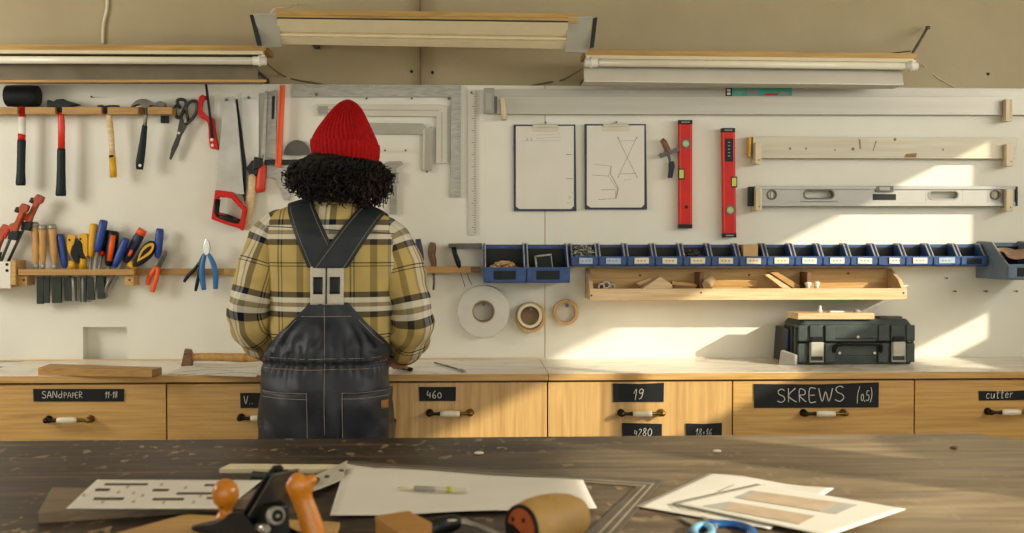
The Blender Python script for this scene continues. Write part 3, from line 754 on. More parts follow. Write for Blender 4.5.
# claw hammer
t = wt('claw_hammer', 'chrome claw hammer with dark green rubber grip, at the rack\'s right end', 'hammer', 142, 135)
b = MB(); b.pp(sp([(130, 107.5), (134, 102), (140, 99), (147, 99.3), (153, 102), (156, 102.2), (160, 101), (164, 102.5), (164.5, 106.5), (160, 107), (155, 105.5), (150, 105.5), (148, 108), (143, 108), (140, 104.3), (135, 105)], 4), HY-.014, .028)
b.rod([(145.5, 104), (146, 114), (145, 126)], [2.3, 1.9, 1.9], HY, 12, 1.0); b.build('hammer_head', 'hammersteel', t, bevel=.0012)
b = MB(); b.rod([(145.3, 125), (144.8, 126), (142.5, 145), (140, 162), (139.6, 169.5)], [2.2, 2.7, 3.6, 4.2, 3.4], HY, 16, .7); b.rod([(139.9, 166), (139.9, 165.9)], [1.5, 1.5], HY-.008, 10)
b.lathe(P(139.9, 165.5, HY-.0115), (0, -1, 0), [(0, .0055), (.001, .0055)], 12, 1); b.build('grip', ['darkgreen', 'white'], t)
# tailor's shears
t = wt('shears', 'large steel shears with looped handles hanging between hammer and hacksaw', 'shears', 183, 130)
for pl, bl, off in ((sp([(180.5, 108), (177, 102), (179, 99.5), (184, 100), (186, 104), (183.5, 110), (181, 116), (177, 117.5), (175.2, 110), (176.2, 104)], 3), [(181, 112), (184, 122), (182, 134), (178, 146), (171.5, 158.5), (169.8, 158), (171, 149), (176, 137)], 0), (sp([(188, 119), (186, 108), (190, 102), (195, 101), (197, 105), (195.5, 114), (190, 121), (185.5, 124.5)], 3), [(190, 120), (185, 130), (180.5, 137.5), (177, 148), (171, 160), (169, 159), (171, 150), (176, 138), (178.5, 130), (182, 124)], .006)):
    b = MB(); pts = [P(x, y, WALL-.022-off) for x, y in pl]
    b.tube(pts, .0058, 10, .9, 0, (0, 1, 0), closed=True); b.build('looped_handle', 'shears', t)
    b = MB(); b.pp(bl, WALL-.024-off, .005); b.build('blade', 'shears', t, bevel=.001)
b = MB().lathe(P(179, 133, WALL-.034), (0, -1, 0), [(0, .006), (.004, .006), (.005, .004)], 12); b.build('pivot_screw', 'chrome', t)
nail(189, 103, '', .034, t)
# small hacksaw
t = wt('hacksaw', 'small red hacksaw with a black blade standing upright', 'saw', 208, 115)
b = MB()
o = sp([(206.5, 97), (203, 94.6), (199.5, 96.5), (197.5, 102), (197, 108), (198.2, 114), (201, 118), (206, 121), (208, 126), (208.8, 140), (210, 147.5), (214, 149), (218.2, 149.5), (217.2, 142), (214.8, 128), (213.5, 118.5), (207, 116), (202.5, 111.5), (202, 106), (203.5, 100), (206, 99.5)], 3)
b.pp(o, WALL-.03, .018); b.build('frame', 'red', t, bevel=.003)
b = MB(); b.pp([(204, 77.5), (206.2, 77.5), (212, 122), (213.8, 138), (210.6, 138), (209.5, 122)], WALL-.036, .0045); b.build('blade', 'black', t)
b = MB()
for px, py, r in ((211.8, 139.7, 1.6), (212.3, 145.3, 1.5)): b.lathe(P(px, py, WALL-.0305), (0, -1, 0), [(0, r*K(4.17)), (.001, r*K(4.17))], 12)
b.build('grip_hole', 'panel', t)
nail(203, 97.5, '', .03, t)
# hand saw with red D handle
t = wt('hand_saw', 'wide panel saw with a red and dark D handle at the bottom', 'saw', 230, 160)
MB().pp([(224, 97), (233, 96.5), (236, 105), (244, 194), (215, 194), (217, 176)], WALL-.042, .0022).build('blade', 'sawblade', t)
b = MB()
b.ring([P(x, y, WALL-.054) for x, y in [(215, 190), (226, 191), (232, 192), (240, 201), (246.5, 209), (244.5, 220), (242.5, 231), (238, 228), (224, 224), (211, 219)]],
       [P(x, y, WALL-.054) for x, y in [(218.5, 197), (226, 197.5), (231, 198.5), (237, 205), (242, 210), (241, 216), (240, 222), (236, 219), (226, 215), (216.5, 212)]], (0, .024, 0), 0, False)
b.build('handle', 'red', t, bevel=.003)
b = MB(); b.rod([(217.5, 199), (216, 212), (219, 216.5)], [3.0, 3.2, 3.2], WALL-.042, 12, 1.3); b.rod([(217, 215.5), (228, 218.8), (239.5, 223)], [3.6, 4.4, 3.6], WALL-.042, 12, 1.0); b.build('grip', 'darkgreen', t)
nail(229, 101.5, '', .05, t, .004)
# second saw behind it
t = wt('hand_saw', 'narrower hand saw with a plain wooden handle, beside the red-handled saw', 'saw', 250, 150)
MB().pp([(241, 93), (258.5, 93.5), (259, 118), (258.5, 160), (246, 167), (242.5, 130)], WALL-.012, .002).build('blade', 'sawlight', t)
MB().pp([(235.5, 99), (237.5, 99), (246.5, 166), (245, 205), (242.5, 195), (242.5, 166)], WALL-.017, .004).build('back_spine', 'iron', t)
b = MB(); b.pp([(246.5, 168), (251, 161), (257.5, 158.5), (262, 162), (259, 171), (256, 176.5), (249.5, 176.5)], WALL-.03, .02); b.build('ferrule', 'iron', t, bevel=.003)
MB().rod([(252.5, 174.5), (252, 182), (250.5, 200), (248.5, 214), (245, 229)], [3.8, 4.6, 4.5, 4.4, 3.6], WALL-.022, 14, .7).build('wooden_handle', 'palewood', t)
nail(250, 98.5, '', .03, t, .004)
# file
t = wt('file', 'long steel file with a red-orange handle hanging point up', 'file', 266, 140)
b = MB(); b.pp([(265, 91), (267.5, 91), (265, 160), (262, 161), (261, 158)], WALL-.026, .008); b.rod([(263.2, 155), (262.5, 165.5)], [1.5, 1.8], WALL-.022, 10); b.build('blade', 'steel', t)
MB().rod([(262.6, 164), (262.4, 166), (261.5, 176), (260.5, 188), (260.5, 191.5), (260.7, 192.5)], [2.6, 3.6, 4.6, 4.9, 4.4, 2.6], WALL-.022, 16, .8).build('handle', 'orangered', t)
# perforated steel rule next to it
t = wt('steel_bar', 'grey slotted steel bar with a dark window, beside the orange straightedge', 'bar', 273, 125)
b = MB(); b.ring([P(x, y, WALL-.014) for x, y in [(266.5, 92), (276.5, 90), (276, 159), (266.2, 158)]], [P(x, y, WALL-.014) for x, y in [(272, 96), (275, 95.5), (274.5, 119), (271.5, 119)]], (0, .006, 0), 0, False); b.build('bar', 'steel', t, bevel=.0008)
MB().pp([(272, 96), (275, 95.5), (274.5, 119), (271.5, 119)], WALL-.011, .002).build('window_plate', 'iron', t)
# orange straightedge
t = wt('straightedge', 'thin bright orange straightedge hanging upright', 'straightedge', 280, 125)
MB().pp([(279.8, 85), (284.8, 85), (281, 167.5), (275, 166.5)], WALL-.036, .014).build('edge_strip', 'orange', t, bevel=.001)
MB().pp([(281.0, 87), (281.8, 87), (277.6, 164), (276.8, 164)], WALL-.0366, .002).build('groove', 'orangered', t)
# dark bar + plate + half-round gauge behind the head
t = wt('frame_saw', 'dark horizontal bar clamp crossing behind the orange straightedge', 'clamp', 282, 162); t.name = 'bar_clamp'
MB().rect(254, 159.5, 304, 164.5, WALL-.022, .01).build('bar', 'iron', t, bevel=.001)
b = MB(); b.pp([(254, 156.5), (263, 158.5), (262, 167), (252.5, 170)], WALL-.034, .022); b.build('jaw', 'iron', t, bevel=.002)
t = tag(MB().pp([(265, 165), (292, 168), (292, 178), (290, 200), (284, 200), (277, 179), (263, 176)], WALL-.008, .005).build('steel_plate', 'steel', bevel=.0008), 'grey steel plate hanging under the dark bar beside the hair', 'plate')
half = [(297 + 13.5*math.cos(a), 155 + 15*math.sin(a)) for a in [PI + PI*i/16 for i in range(17)]]
tag(MB().pp(half, WALL-.02, .006).build('half_round_gauge', 'darksteel', bevel=.0008), 'dark half-round metal gauge left of the red beanie', 'gauge')

# ================================================================== SQUARES AND RULERS IN THE MIDDLE
def square(lab, poly, Yo, m, th=.005):
    t = wt('framing_square', lab, 'square', poly[0][0], poly[0][1], 'metal squares behind the person')
    MB().pp(poly, WALL-Yo, th).build('blade', m, t, bevel=.0008); return t
t = square('largest steel framing square, outermost of the three nested ones', [(292, 84.5), (461, 85.5), (460.8, 197), (450.5, 197), (450.8, 97), (292, 97)], .012, 'steel')
b = MB()
for i in range(46):
    px = 296 + i*3.3; b.rect(px, 86, px+.35, 88.6 if i % 5 else 90.5, WALL-.0124, .0005)
for i in range(32):
    py = 90 + i*3.3; b.rect(457.5 if i % 5 else 456, py, 460.5, py+.35, WALL-.0124, .0005)
b.build('graduation', 'gradline', t)
nail(317, 95, '', .02, t, .004); nail(449, 99, '', .02, t, .004); nail(367, 99, '', .02, t); nail(412, 99, '', .02, t)
t = square('middle steel square, pale inner bar, second of the nested squares', [(317, 104), (440, 104.5), (447, 107), (446.5, 163.5), (436, 163.5), (436.5, 116.5), (317, 115.5)], .016, 'alu_pale')
MB().pp([(317, 109), (439, 110), (439, 111), (317, 110)], WALL-.0166, .001).build('groove', 'steel', t)
MB().pp([(441.5, 112), (442.4, 112), (442.2, 162), (441.3, 162)], WALL-.0166, .001).build('groove', 'steel', t)
MB().rect(318, 106, 328, 114.5, WALL-.0175, .002).build('end_clip', 'greyplastic', t, bevel=.0006)
t = square('smallest grey square, innermost of the nested squares by the beanie', [(352, 122.5), (423, 123.5), (427, 128), (432.5, 127), (432, 170.5), (422, 170.5), (422.5, 134.5), (352, 133.5)], .014, 'fixgrey')
MB().pp([(423, 130), (425, 128), (424.6, 169.5), (422.6, 169.5)], WALL-.0148, .001).build('edge_strip', 'alu_pale', t)
nail(427, 172, '', .02, t)
for px, py, lab in ((385.5, 151, 'empty nail left of the pair right of the beanie'), (406, 151, 'empty nail right of the pair right of the beanie')): nail(px, py, lab, .03)
# caliper / try square behind the hair
t = wt('caliper', 'steel slide caliper hanging behind the curly hair', 'caliper', 393, 185)
b = MB(); b.pp([(382.5, 164), (388, 161.5), (401, 161), (403, 163.5), (396.5, 168), (397, 214), (389.5, 214), (390, 168), (385, 167)], WALL-.014, .006); b.build('beam', 'steel', t, bevel=.0008)
b = MB(); b.pp([(387.5, 172), (398.5, 172), (398.5, 183), (387.5, 183)], WALL-.02, .012); b.build('slider', 'steel', t, bevel=.001)
# vertical ruler
t = wt('steel_ruler', 'long upright steel ruler with fine graduations right of the squares', 'ruler', 472, 165)
MB().pp([(467.5, 90), (476, 90), (476.5, 235), (468.5, 235)], WALL-.006, .003).build('blade', 'alu_pale', t)
b = MB()
for i in range(58):
    py = 94 + i*2.42; b.rect(473.6 if i % 5 else 471.6, py, 476, py+.45, WALL-.0066, .0005)
b.build('graduation', 'ink', t)
nail(471.5, 93, '', .015, t)

# ================================================================== STRAIGHTEDGES, LEVELS, CLIPBOARDS
def wbracket(parent, px, py0, py1, wpx, out, name='wooden_bracket'):
    b = MB(); b.rect(px, py0, px+wpx, py1, WALL-out, out-.032 if out > .05 else .02)
    b.rect(px, py1-6*.9, px+wpx, py1, WALL-out+.001, out-.001)
    o = b.build(name, 'bracketwood', parent, bevel=.001)
    p = P(px+wpx*.55, py1-4, WALL-out); MB().lathe(p, (0, -1, 0), [(0, .0025), (.001, .0025)], 8).build('screw_head', 'iron', o)
    return o
def zrow(px, py, Y): return P(px, py, Y)
t = wt('long_straightedge', 'very long aluminium straightedge on brackets with a teal sticker', 'straightedge', 750, 103)
b = MB(); Y = WALL-.03
b.pp([(497, 96.5), (1080, 96.2), (1080, 115), (497, 114)], Y, .024)
b.pp([(494, 89), (1080, 88.5), (1080, 96.4), (494, 96.6)], Y+.012, .016)
b.build('profile', 'alu', t, bevel=.0008)
MB().rect(484, 88, 494, 113, WALL-.04, .036).build('end_piece', 'greyplastic', t, bevel=.0015)
MB().rect(485.5, 93, 491.5, 110, WALL-.041, .002).build('end_cap', 'fixgrey', t)
b = MB(); b.pp([(500, 98), (504.5, 98), (507, 118), (502, 118)], WALL-.055, .02); b.rect(502, 114.5, 507, 119, WALL-.055, .055); b.build('wooden_bracket', 'bracketwood', t, bevel=.001)
b = MB(); b.rect(1006, 99, 1012.5, 121, WALL-.062, .024); b.rect(1006, 115.5, 1012, 121, WALL-.0375, .0375); b.build('wooden_bracket', ['bracketwood', 'brownwood'], t, bevel=.001)
b = MB(); Y2 = WALL-.0186
b.rect(725.5, 88, 732, 96.0, Y2, .001, 1); b.rect(732, 88, 792, 96.0, Y2, .001, 0)
b.rect(727, 89, 730.5, 91.5, Y2-.0004, .001, 2); b.rect(727, 92.5, 730.5, 95, Y2-.0004, .001, 2)
b.rect(747, 89.2, 758, 94.8, Y2-.0004, .001, 3); b.rect(764.5, 93.4, 778, 95.4, Y2-.0004, .001, 4); b.rect(780, 91.6, 789, 95, Y2-.0004, .001, 3)
for i in range(4): b.rect(735, 89.3+i*1.5, 745-i, 89.9+i*1.5, Y2-.0004, .001, 3)
b.build('sticker', ['teal', 'black', 'white', 'greyplastic', 'red'], t)
# second straightedge (wooden board with worn face)
t = wt('straightedge', 'worn pale straightedge board with brown stains on two brackets', 'straightedge', 883, 148)
M['worn'] = mat('worn_straightedge', '#b9b29c', 0.5, 0.2, col2='#c9c2ae', scale=9, stretch=(.4, 6, 6))
M['rust'] = mat('rust_stain', '#8d7146', 0.8, var=0.25, scale=60)
b = MB(); b.pp([(753, 136.5), (1017.5, 138), (1015.5, 158.7), (753, 158)], WALL-.035, .024); b.build('board', 'worn', t, bevel=.001)
b = MB()
for q in ([(858, 138.5), (860.5, 140), (861, 149), (859.5, 149), (859, 142)], [(875, 143), (876, 143), (873.5, 151), (872.5, 151)], [(906, 154), (917, 153), (916, 157.5), (904, 157.5)], circ(790, 148.5, 1.4, 8), circ(806, 148.5, 1.2, 8), circ(853, 149, 1.7, 8), circ(895, 139.5, 1.6, 8), circ(943, 149.5, 1.2, 8), circ(876, 142, 1, 8), circ(835, 150, 1.0, 8)):
    b.pp(q, WALL-.0354, .0006)
b.build('stain', 'rust', t)
MB().pp([(749, 137), (751.5, 136), (750.5, 157), (748.5, 156)], WALL-.04, .03).build('end_cap', 'yellow', t)
wbracket(t, 755.5, 142.5, 164, 6, .062)
b = MB(); b.rect(1006.5, 144, 1013.5, 166, WALL-.063, .025); b.rect(1006.5, 160.5, 1013, 166, WALL-.0375, .0375); o = b.build('wooden_bracket', ['bracketwood', 'rail'], t, bevel=.001)
MB().lathe(P(1011, 161.5, WALL-.063), (0, -1, 0), [(0, .0025), (.001, .0025)], 8).build('screw_head', 'iron', o)
# silver level
t = wt('spirit_level', 'long silver spirit level with oval hand holes on two brackets', 'level', 884, 196)
Y = WALL-.045
def hole_box(px0, px1, py0, py1, ho):
    """face plate piece around one hole"""
    n = 28; cx, cy = (px0+px1)/2, (py0+py1)/2; out = []
    inner = ho
    for (x, y) in inner:
        dx, dy = x-cx, y-cy
        s_ = min((px1-cx)/abs(dx) if abs(dx) > 1e-6 else 1e9, (py1-cy)/abs(dy) if abs(dy) > 1e-6 else 1e9)
        out.append((cx+dx*s_, cy+dy*s_))
    return out, inner
b = MB(); yt, yb = 186.6, 203.8
b.rect(755, 186, 1015.5, 189.3, Y, .03); b.rect(755, 202, 1015.5, 206, Y-.002, .034)
hs = [(772, circ(772, 194.5, 5, 28)), (819, [(819 + x, 194.3 + y) for x, y in [(a-0, c) for a, c in rrect(-15.5, -4.8, 15.5, 4.8, 4.6, 6)]]), (944, [(944 + a, 195 + c) for a, c in rrect(-15.5, -4.8, 15.5, 4.8, 4.6, 6)]), (995.5, circ(995.5, 195, 5, 28))]
prev = 755
for cx, inner in hs:
    hw = max(x for x, y in inner) - cx + 3
    b.rect(prev, 188.5, cx-hw, 203, Y+.006, .016)
    o_, i_ = hole_box(cx-hw, cx+hw, 188.5, 203, inner)
    b.ring([P(x, y, Y+.006) for x, y in o_], [P(x, y, Y+.006) for x, y in i_], (0, .016, 0)); prev = cx+hw
b.rect(prev, 188.5, 1015.5, 203, Y+.006, .016)
b.build('beam', 'levelalu', t, bevel=.0006)
for cx in (772, 995.5):
    b = MB(); b.ring([P(x, y, Y+.003) for x, y in circ(cx, 194.7, 5.2, 24)], [P(x, y, Y+.003) for x, y in circ(cx, 194.7, 3.9, 24)], (0, .02, 0), 0); b.pp(circ(cx, 194.7, 4, 20), Y+.012, .004, 1); b.pp([(cx-1, 191.5), (cx+1, 191.5), (cx+1, 198), (cx-1, 198)], Y+.009, .003, 2); b.build('vial', ['darksteel', 'vialgrey', 'cream'], t)
for cx, cy in ((819, 194.3), (944, 195)):
    o_ = [(cx+a, cy+c) for a, c in rrect(-15.8, -5, 15.8, 5, 4.8, 6)]; i_ = [(cx+a, cy+c) for a, c in rrect(-14.2, -3.6, 14.2, 3.6, 3.5, 6)]
    b = MB(); b.ring([P(x, y, Y+.004) for x, y in o_], [P(x, y, Y+.004) for x, y in i_], (0, .022, 0)); b.build('hand_hole_rim', 'darksteel' if cx < 900 else 'greyplastic', t)
b = MB(); b.rect(873, 194, 896, 200, Y+.004, .004); b.build('sticker', 'black', t)
b = MB(); b.rect(876, 186, 893.5, 192, Y-.001, .008, 0); b.rect(879.5, 187, 890, 190.3, Y-.002, .008, 1); b.build('vial', ['darksteel', 'vialgrey'], t)
for px in (749.5, 1015.5): MB().rect(px, 186.5, px+5.5 if px < 800 else px+2.5, 206, Y, .03).build('end_cap', 'black', t, bevel=.0015)
wbracket(t, 755.8, 188.5, 210.5, 6.2, .07)
b = MB(); b.rect(1006.5, 189, 1013, 211, WALL-.07, .022); b.rect(1006.5, 207.5, 1013, 211, WALL-.0475, .0475); o = b.build('wooden_bracket', ['bracketwood', 'rail'], t, bevel=.001)
MB().lathe(P(1010.5, 207.5, WALL-.07), (0, -1, 0), [(0, .0025), (.001, .0025)], 8).build('screw_head', 'iron', o)
# red levels
def red_level(lab, x0, x1, y0, y1, parts, tilt=0):
    t = wt('spirit_level', lab, 'level', (x0+x1)/2, (y0+y1)/2, 'short red spirit levels'); Y = WALL-.034
    def R(px0, py0, px1, py1): return [(px0+tilt*(py0-y0), py0), (px1+tilt*(py0-y0), py0), (px1+tilt*(py1-y0), py1), (px0+tilt*(py1-y0), py1)]
    b = MB(); b.pp(R(x0, y0+4, x1, y1-4), Y, .022); b.build('body', 'red', t, bevel=.0015)
    b = MB(); b.pp(R(x0+.8, y0+4.2, x0+2, y1-4.2), Y-.0008, .002); b.pp(R(x1-2, y0+4.2, x1-.8, y1-4.2), Y-.0008, .002); b.build('side_rib', 'orangered', t)
    for a, c in ((y0, y0+4.2), (y1-4.2, y1)):
        e = MB().pp(R(x0-.2, a, x1+.2, c), Y-.001, .024).build('end_cap', 'black', t, bevel=.0012)
        if (a == y0) == (tilt == 0) or tilt: MB().pp(R(x0+2.5, a+1.6, x1-2.5, a+2.6), Y-.0016, .001).build('cap_mark', 'greyplastic', e)
    for kind, px, py in parts:
        px += tilt*(py-y0)
        if kind == 'round':
            b = MB(); b.ring([P(x, y, Y-.003) for x, y in circ(px, py, 4.9, 22)], [P(x, y, Y-.003) for x, y in circ(px, py, 3.5, 22)], (0, .006, 0)); b.pp(circ(px, py, 3.6, 18), Y-.001, .002, 1); b.pp([(px-2.6, py-1.2), (px+2.6, py-1.2), (px+2.6, py+1.2), (px-2.6, py+1.2)], Y-.002, .002, 2); b.build('vial', ['darksteel', 'vialgrey', 'vial'], t)
        elif kind == 'side':
            b = MB(); b.rect(px-3, py-5.5, px+3, py+5.5, Y-.002, .01, 0); b.rect(px-2.2, py-4.2, px+2.2, py+4.2, Y-.0035, .004, 1); b.build('vial', ['black', 'vial'], t)
        elif kind == 'dot': MB().lathe(P(px, py, Y), (0, -1, 0), [(0, .0065), (.001, .0065)], 14).build('hanging_hole', 'black', t)
        elif kind == 'plate':
            b = MB(); b.rect(px-4, py-11.5, px+4, py+11.5, Y-.0025, .004, 0)
            for i in range(5): b.rect(px-1.2, py-8+i*3.4, px+.8, py-7.2+i*3.4, Y-.003, .001, 1)
            b.build('plate', ['black', 'greyplastic'], t)
red_level('short red level hanging upright beside the clipboards', 679, 692.3, 120, 228.5, [('round', 686, 143.5), ('side', 681.5, 174), ('dot', 686.3, 207)])
red_level('short red level with a black plate, left of the silver level', 722, 735, 128, 237.5, [('plate', 729, 150), ('side', 733.5, 182), ('round', 729.5, 210)], .012)
# small clamp next to red level
t = wt('spring_clamp', 'small dark metal clamp hanging left of the red level', 'clamp', 669, 158)
b = MB(); b.rod([(661.5, 139.5), (664, 142), (668, 151), (669, 154)], [2.4, 3.0, 3.2, 2.6], WALL-.026, 12, .9); b.build('screw_grip', 'brownwood', t)
b = MB(); b.pp([(659.5, 154), (667, 151), (680, 147), (681, 150.5), (669, 155.5), (661, 158)], WALL-.034, .016); b.rod([(668.5, 155), (670, 161), (671, 166)], [1.6, 1.3, 1.5], WALL-.026, 10); b.build('jaw', 'darksteel', t, bevel=.001)
b = MB(); b.pp([(669, 162), (674, 161), (675, 166), (672.5, 178), (668, 178), (669, 170)], WALL-.032, .012); b.build('foot_pad', 'iron', t, bevel=.0015)
# clipboards
def clipboard(lab, x0, x1, y0, y1, draw):
    t = wt('clipboard', lab, 'clipboard', (x0+x1)/2, (y0+y1)/2, 'clipboards on the wall'); Y = WALL-.012
    MB().pp([(x0, y0), (x1-.6, y0), (x1+.6, y1), (x0+.4, y1)], Y, .004).build('backing_board', 'navy', t, bevel=.0008)
    MB().pp([(x0+2.4, y0+1.6), (x1-2.2, y0+1.4), (x1-2.2, y1-5), (x1-5, y1-2), (x0+6, y1-2), (x0+2.4, y1-4.5)], Y-.003, .0028).build('paper', 'paper_grey', t)
    c = (x0+x1)/2 + 0.5
    b = MB(); b.rect(c-12.5, y0+.2, c+12.5, y0+2.6, Y-.012, .012, 0); b.pp([(c-13, y0+2.4), (c+13, y0+2.4), (c+13, y0+6), (c+12, y0+7), (c-12, y0+7), (c-13, y0+6)], Y-.0058, .0026, 0); b.lathe(P(c, y0-1.5, Y+.001), (0, -1, 0), [(0, .0055), (.003, .0055)], 12); b.build('clip', 'rimclip', t, bevel=.0006)
    b = MB(); pen = []
    for q, wd in draw:
        pts = [P(x, y, Y-.0034) for x, y in q]; b.tube(pts, wd, 5, .3)
    b.build('pencil_drawing', 'pencil', t)
    nail(c, y0-1.5, '', .016, t)
d1 = [([(527, 138), (527.3, 140.5)], .0014), ([(530.5, 138), (532, 139), (531, 141)], .0011), ([(536, 135), (560, 134)], .0004), ([(536, 138.5), (561, 137)], .0004), ([(521, 141), (560, 140.5)], .0004), ([(566, 154.5), (571.5, 154.5)], .0012), ([(566, 178.5), (573, 178.5)], .0011), ([(568, 196), (571, 197), (568.5, 199)], .001), ([(572, 193), (573.5, 192)], .0006), ([(567, 203), (571, 202)], .0006)]
clipboard('left clipboard, nearly blank sheet with a few pencil marks', 513.5, 576, 124.5, 211, d1)
d2 = [([(617.5, 137.5), (637, 177)], .0007), ([(636.5, 137.5), (618, 177)], .0007), ([(617.5, 137), (618.4, 138.6)], .0016), ([(636.5, 137), (637, 138.6)], .0016), ([(618, 176.5), (618.6, 177.6)], .0016), ([(636.5, 176.5), (637.2, 177.6)], .0016), ([(619, 141), (636, 140.5)], .0004), ([(619, 174), (636, 173.5)], .0008),
      ([(593.5, 164.5), (611, 166), (608.5, 176), (617.5, 189.5), (616, 198.5), (598.5, 199.5)], .0007), ([(611, 166), (610.5, 174), (618.5, 188.5), (616, 198.5)], .0011), ([(592, 175), (608.5, 176)], .0007), ([(601, 190), (615, 189.5)], .0009), ([(616, 190), (615.5, 198)], .001), ([(624, 180), (631, 179.5)], .0005)]
clipboard('right clipboard with pencil sketches of a stool frame and a crossed leg', 584.5, 646.5, 124, 209.5, d2)
for px, py, lab in ((541, 176, 'tiny nail in the panel between seam and left clipboard'),): pass
for px, py, lab in ((93.5, 97.5, 'dark nail above the hammer rack'), (953, 291, 'left of three nails below the blue bins at right'), (984, 291, 'middle of three nails below the blue bins at right'), (1014, 291, 'right of three nails below the blue bins at right'), (944.5, 278, 'lone small nail just under the bin rail at right')): nail(px, py, lab, .025)
nail(429, 295, 'nail in the panel beside the plaid sleeve', .02)

# ================================================================== TOOL SHELF, LEFT
SY = WALL - .045                       # depth where the tools stand in the shelf
def hot(name, lab, cat, px, py, group='hand tools in the wooden tool shelf'): return wt(name, lab, cat, px, py, group)
t = wt('tool_shelf', 'slotted wooden tool shelf full of chisels and screwdrivers', 'shelf', 75, 272)
b = MB(); b.rect(17.5, 269.3, 134, 275.3, WALL-.09, .028); b.rect(17.5, 269.3, 134, 275.3, WALL-.02, .02); 
for px in (17.5, 130): b.rect(px, 269.6, px+3.5, 275.2, WALL-.063, .044)
b.build('slotted_board', 'rail', t, bevel=.001)
for px in (18, 124.5): MB().rect(px, 275.6, px+9, 285.5, WALL-.075, .075).build('wooden_bracket', 'pine', t, bevel=.0015)
for px, py in ((24, 280), (129.5, 280)): MB().lathe(P(px, py, WALL-.075), (0, -1, 0), [(0, .004), (.001, .004)], 8).build('screw_head', 'iron', t)
t = wt('tool_rail', 'plain wooden rail right of the tool shelf with pliers hung over it', 'rail', 185, 272)
b = MB(); b.rect(134.5, 268.8, 224, 275, WALL-.03, .03); b.build('rail_bar', 'rail', t, bevel=.001)
b = MB(); b.rect(224.2, 268.6, 236, 275.2, WALL-.032, .032); b.lathe(P(231, 272, WALL-.032), (0, -1, 0), [(0, .003), (.001, .003)], 8); b.build('end_block', 'pine', t, bevel=.001)
t = wt('wooden_rail', 'wooden rail right of the plaid sleeve holding a dark-handled screwdriver', 'rail', 450, 270)
MB().rect(400, 266.6, 471, 273, WALL-.05, .05).build('rail_bar', 'rail', t, bevel=.001)
MB().rect(471, 266.8, 480.5, 272.5, WALL-.048, .048).build('end_block', 'brownwood', t, bevel=.001)
# white wooden box at the frame's edge
t = wt('clamp_box', 'white-faced wooden box at the left edge holding the orange clamps', 'box', 2, 275)
b = MB(); b.rect(-30, 261.5, 10.5, 288.5, WALL-.10, .01); b.build('front_board', 'white', t, bevel=.001)
b = MB(); b.rect(10.5, 260.5, 15.5, 285, WALL-.098, .098, 0); b.rect(-30, 262, -26, 287, WALL-.09, .09, 0); b.rect(-30, 283, 10.5, 287, WALL-.09, .09, 0); b.build('box_side', 'pine', t, bevel=.001)
for py in (264.5, 270.5): MB().lathe(P(7, py, WALL-.10), (0, -1, 0), [(0, .0055), (.001, .0055)], 10).build('screw_hole', 'black', t)
def qclamp(lab, top, bot, off):
    t = wt('quick_clamp', lab, 'clamp', bot[0], bot[1], 'orange clamps in the box'); Y = WALL-.05-off
    d = V((bot[0]-top[0], bot[1]-top[1], 0)); L = d.length; d /= L; n = V((-d.y, d.x, 0))
    def at(s, o): return (top[0] + d.x*s + n.x*o, top[1] + d.y*s + n.y*o)
    b = MB(); b.rod([at(0, 0), at(L, 0)], [1.5, 1.5], Y, 8, .6); b.build('bar', 'darksteel', t)
    b = MB(); b.pp([at(-1, -4.5), at(-1, 3), at(5, 4.5), at(8, 2.4), at(20, 2.6), at(23, 6.5), at(28, 6), at(29, -3.5), at(22, -2.6), at(8, -2.6), at(5, -5)], Y-.012, .022); b.build('jaw', 'clamporange', t, bevel=.003)
    b = MB(); b.pp([at(20, 3), at(23, 6), at(27, 7.5), at(38, 7), at(39, 5), at(30, 4)], Y-.007, .014); b.build('trigger', 'red', t, bevel=.003)
    b = MB(); b.pp([at(26, -5), at(36, -6), at(38, 3), at(30, 4)], Y-.014, .026); b.build('slide_block', 'iron', t, bevel=.002)
    b = MB(); b.pp([at(3, 3), at(5, 7), at(10, 7), at(10, 3)], Y-.01, .018); b.build('pad', 'iron', t, bevel=.002)
qclamp('tallest orange clamp, leaning right, rightmost of the clamps in the white box', (39, 196), (8, 262), .005)
qclamp('orange clamp between the tallest one and the clamp cut by the frame edge', (24, 205), (0, 264), .025)
qclamp('orange clamp nearest the left edge of the picture, lowest of the clamps', (5, 226), (-12, 268), .012)

# chisels with wooden handles
def chisel(lab, top, bot, hm, r=3.9, blade_end=None, sheath=None, bw=4):
    t = hot('wood_chisel', lab, 'chisel', bot[0], bot[1])
    dx, dy = bot[0]-top[0], bot[1]-top[1]
    def at(f): return (top[0]+dx*f, top[1]+dy*f)
    b = MB(); b.rod([at(0), at(.03), at(.12), at(.35), at(.6), at(.85), at(.93)], [r*.75, r*.95, r, r*.82, r*.98, r*.62, r*.55], SY, 14, 1, 0)
    b.rod([at(-.005), at(.05), at(.11)], [r*.8, r*1.04, r*1.04], SY, 14, 1, 1); b.rod([at(.88), at(.95), at(1.0)], [r*.66, r*.6, r*.55], SY, 12, 1, 1)
    b.build('handle', [hm, 'steel'], t)
    L = (dx*dx+dy*dy)**.5
    e = blade_end or at(1 + 36/L)
    b = MB(); b.rod([at(.97), at(1.2)], [r*.45, r*.4], SY, 8)
    q = at(1.18); b.pp([(q[0]-bw*.4, q[1]), (q[0]+bw*.4, q[1]), (e[0]+bw, e[1]), (e[0]-bw, e[1])], SY-.002, .004); b.build('blade', 'steel', t)
    if sheath: MB().pp([(e[0]-sheath, 277), (e[0]+sheath, 277), (e[0]+sheath, e[1]+1), (e[0]-sheath, e[1]+1)], SY-.006, .012).build('blade_guard', 'guard', t, bevel=.001)
    return t
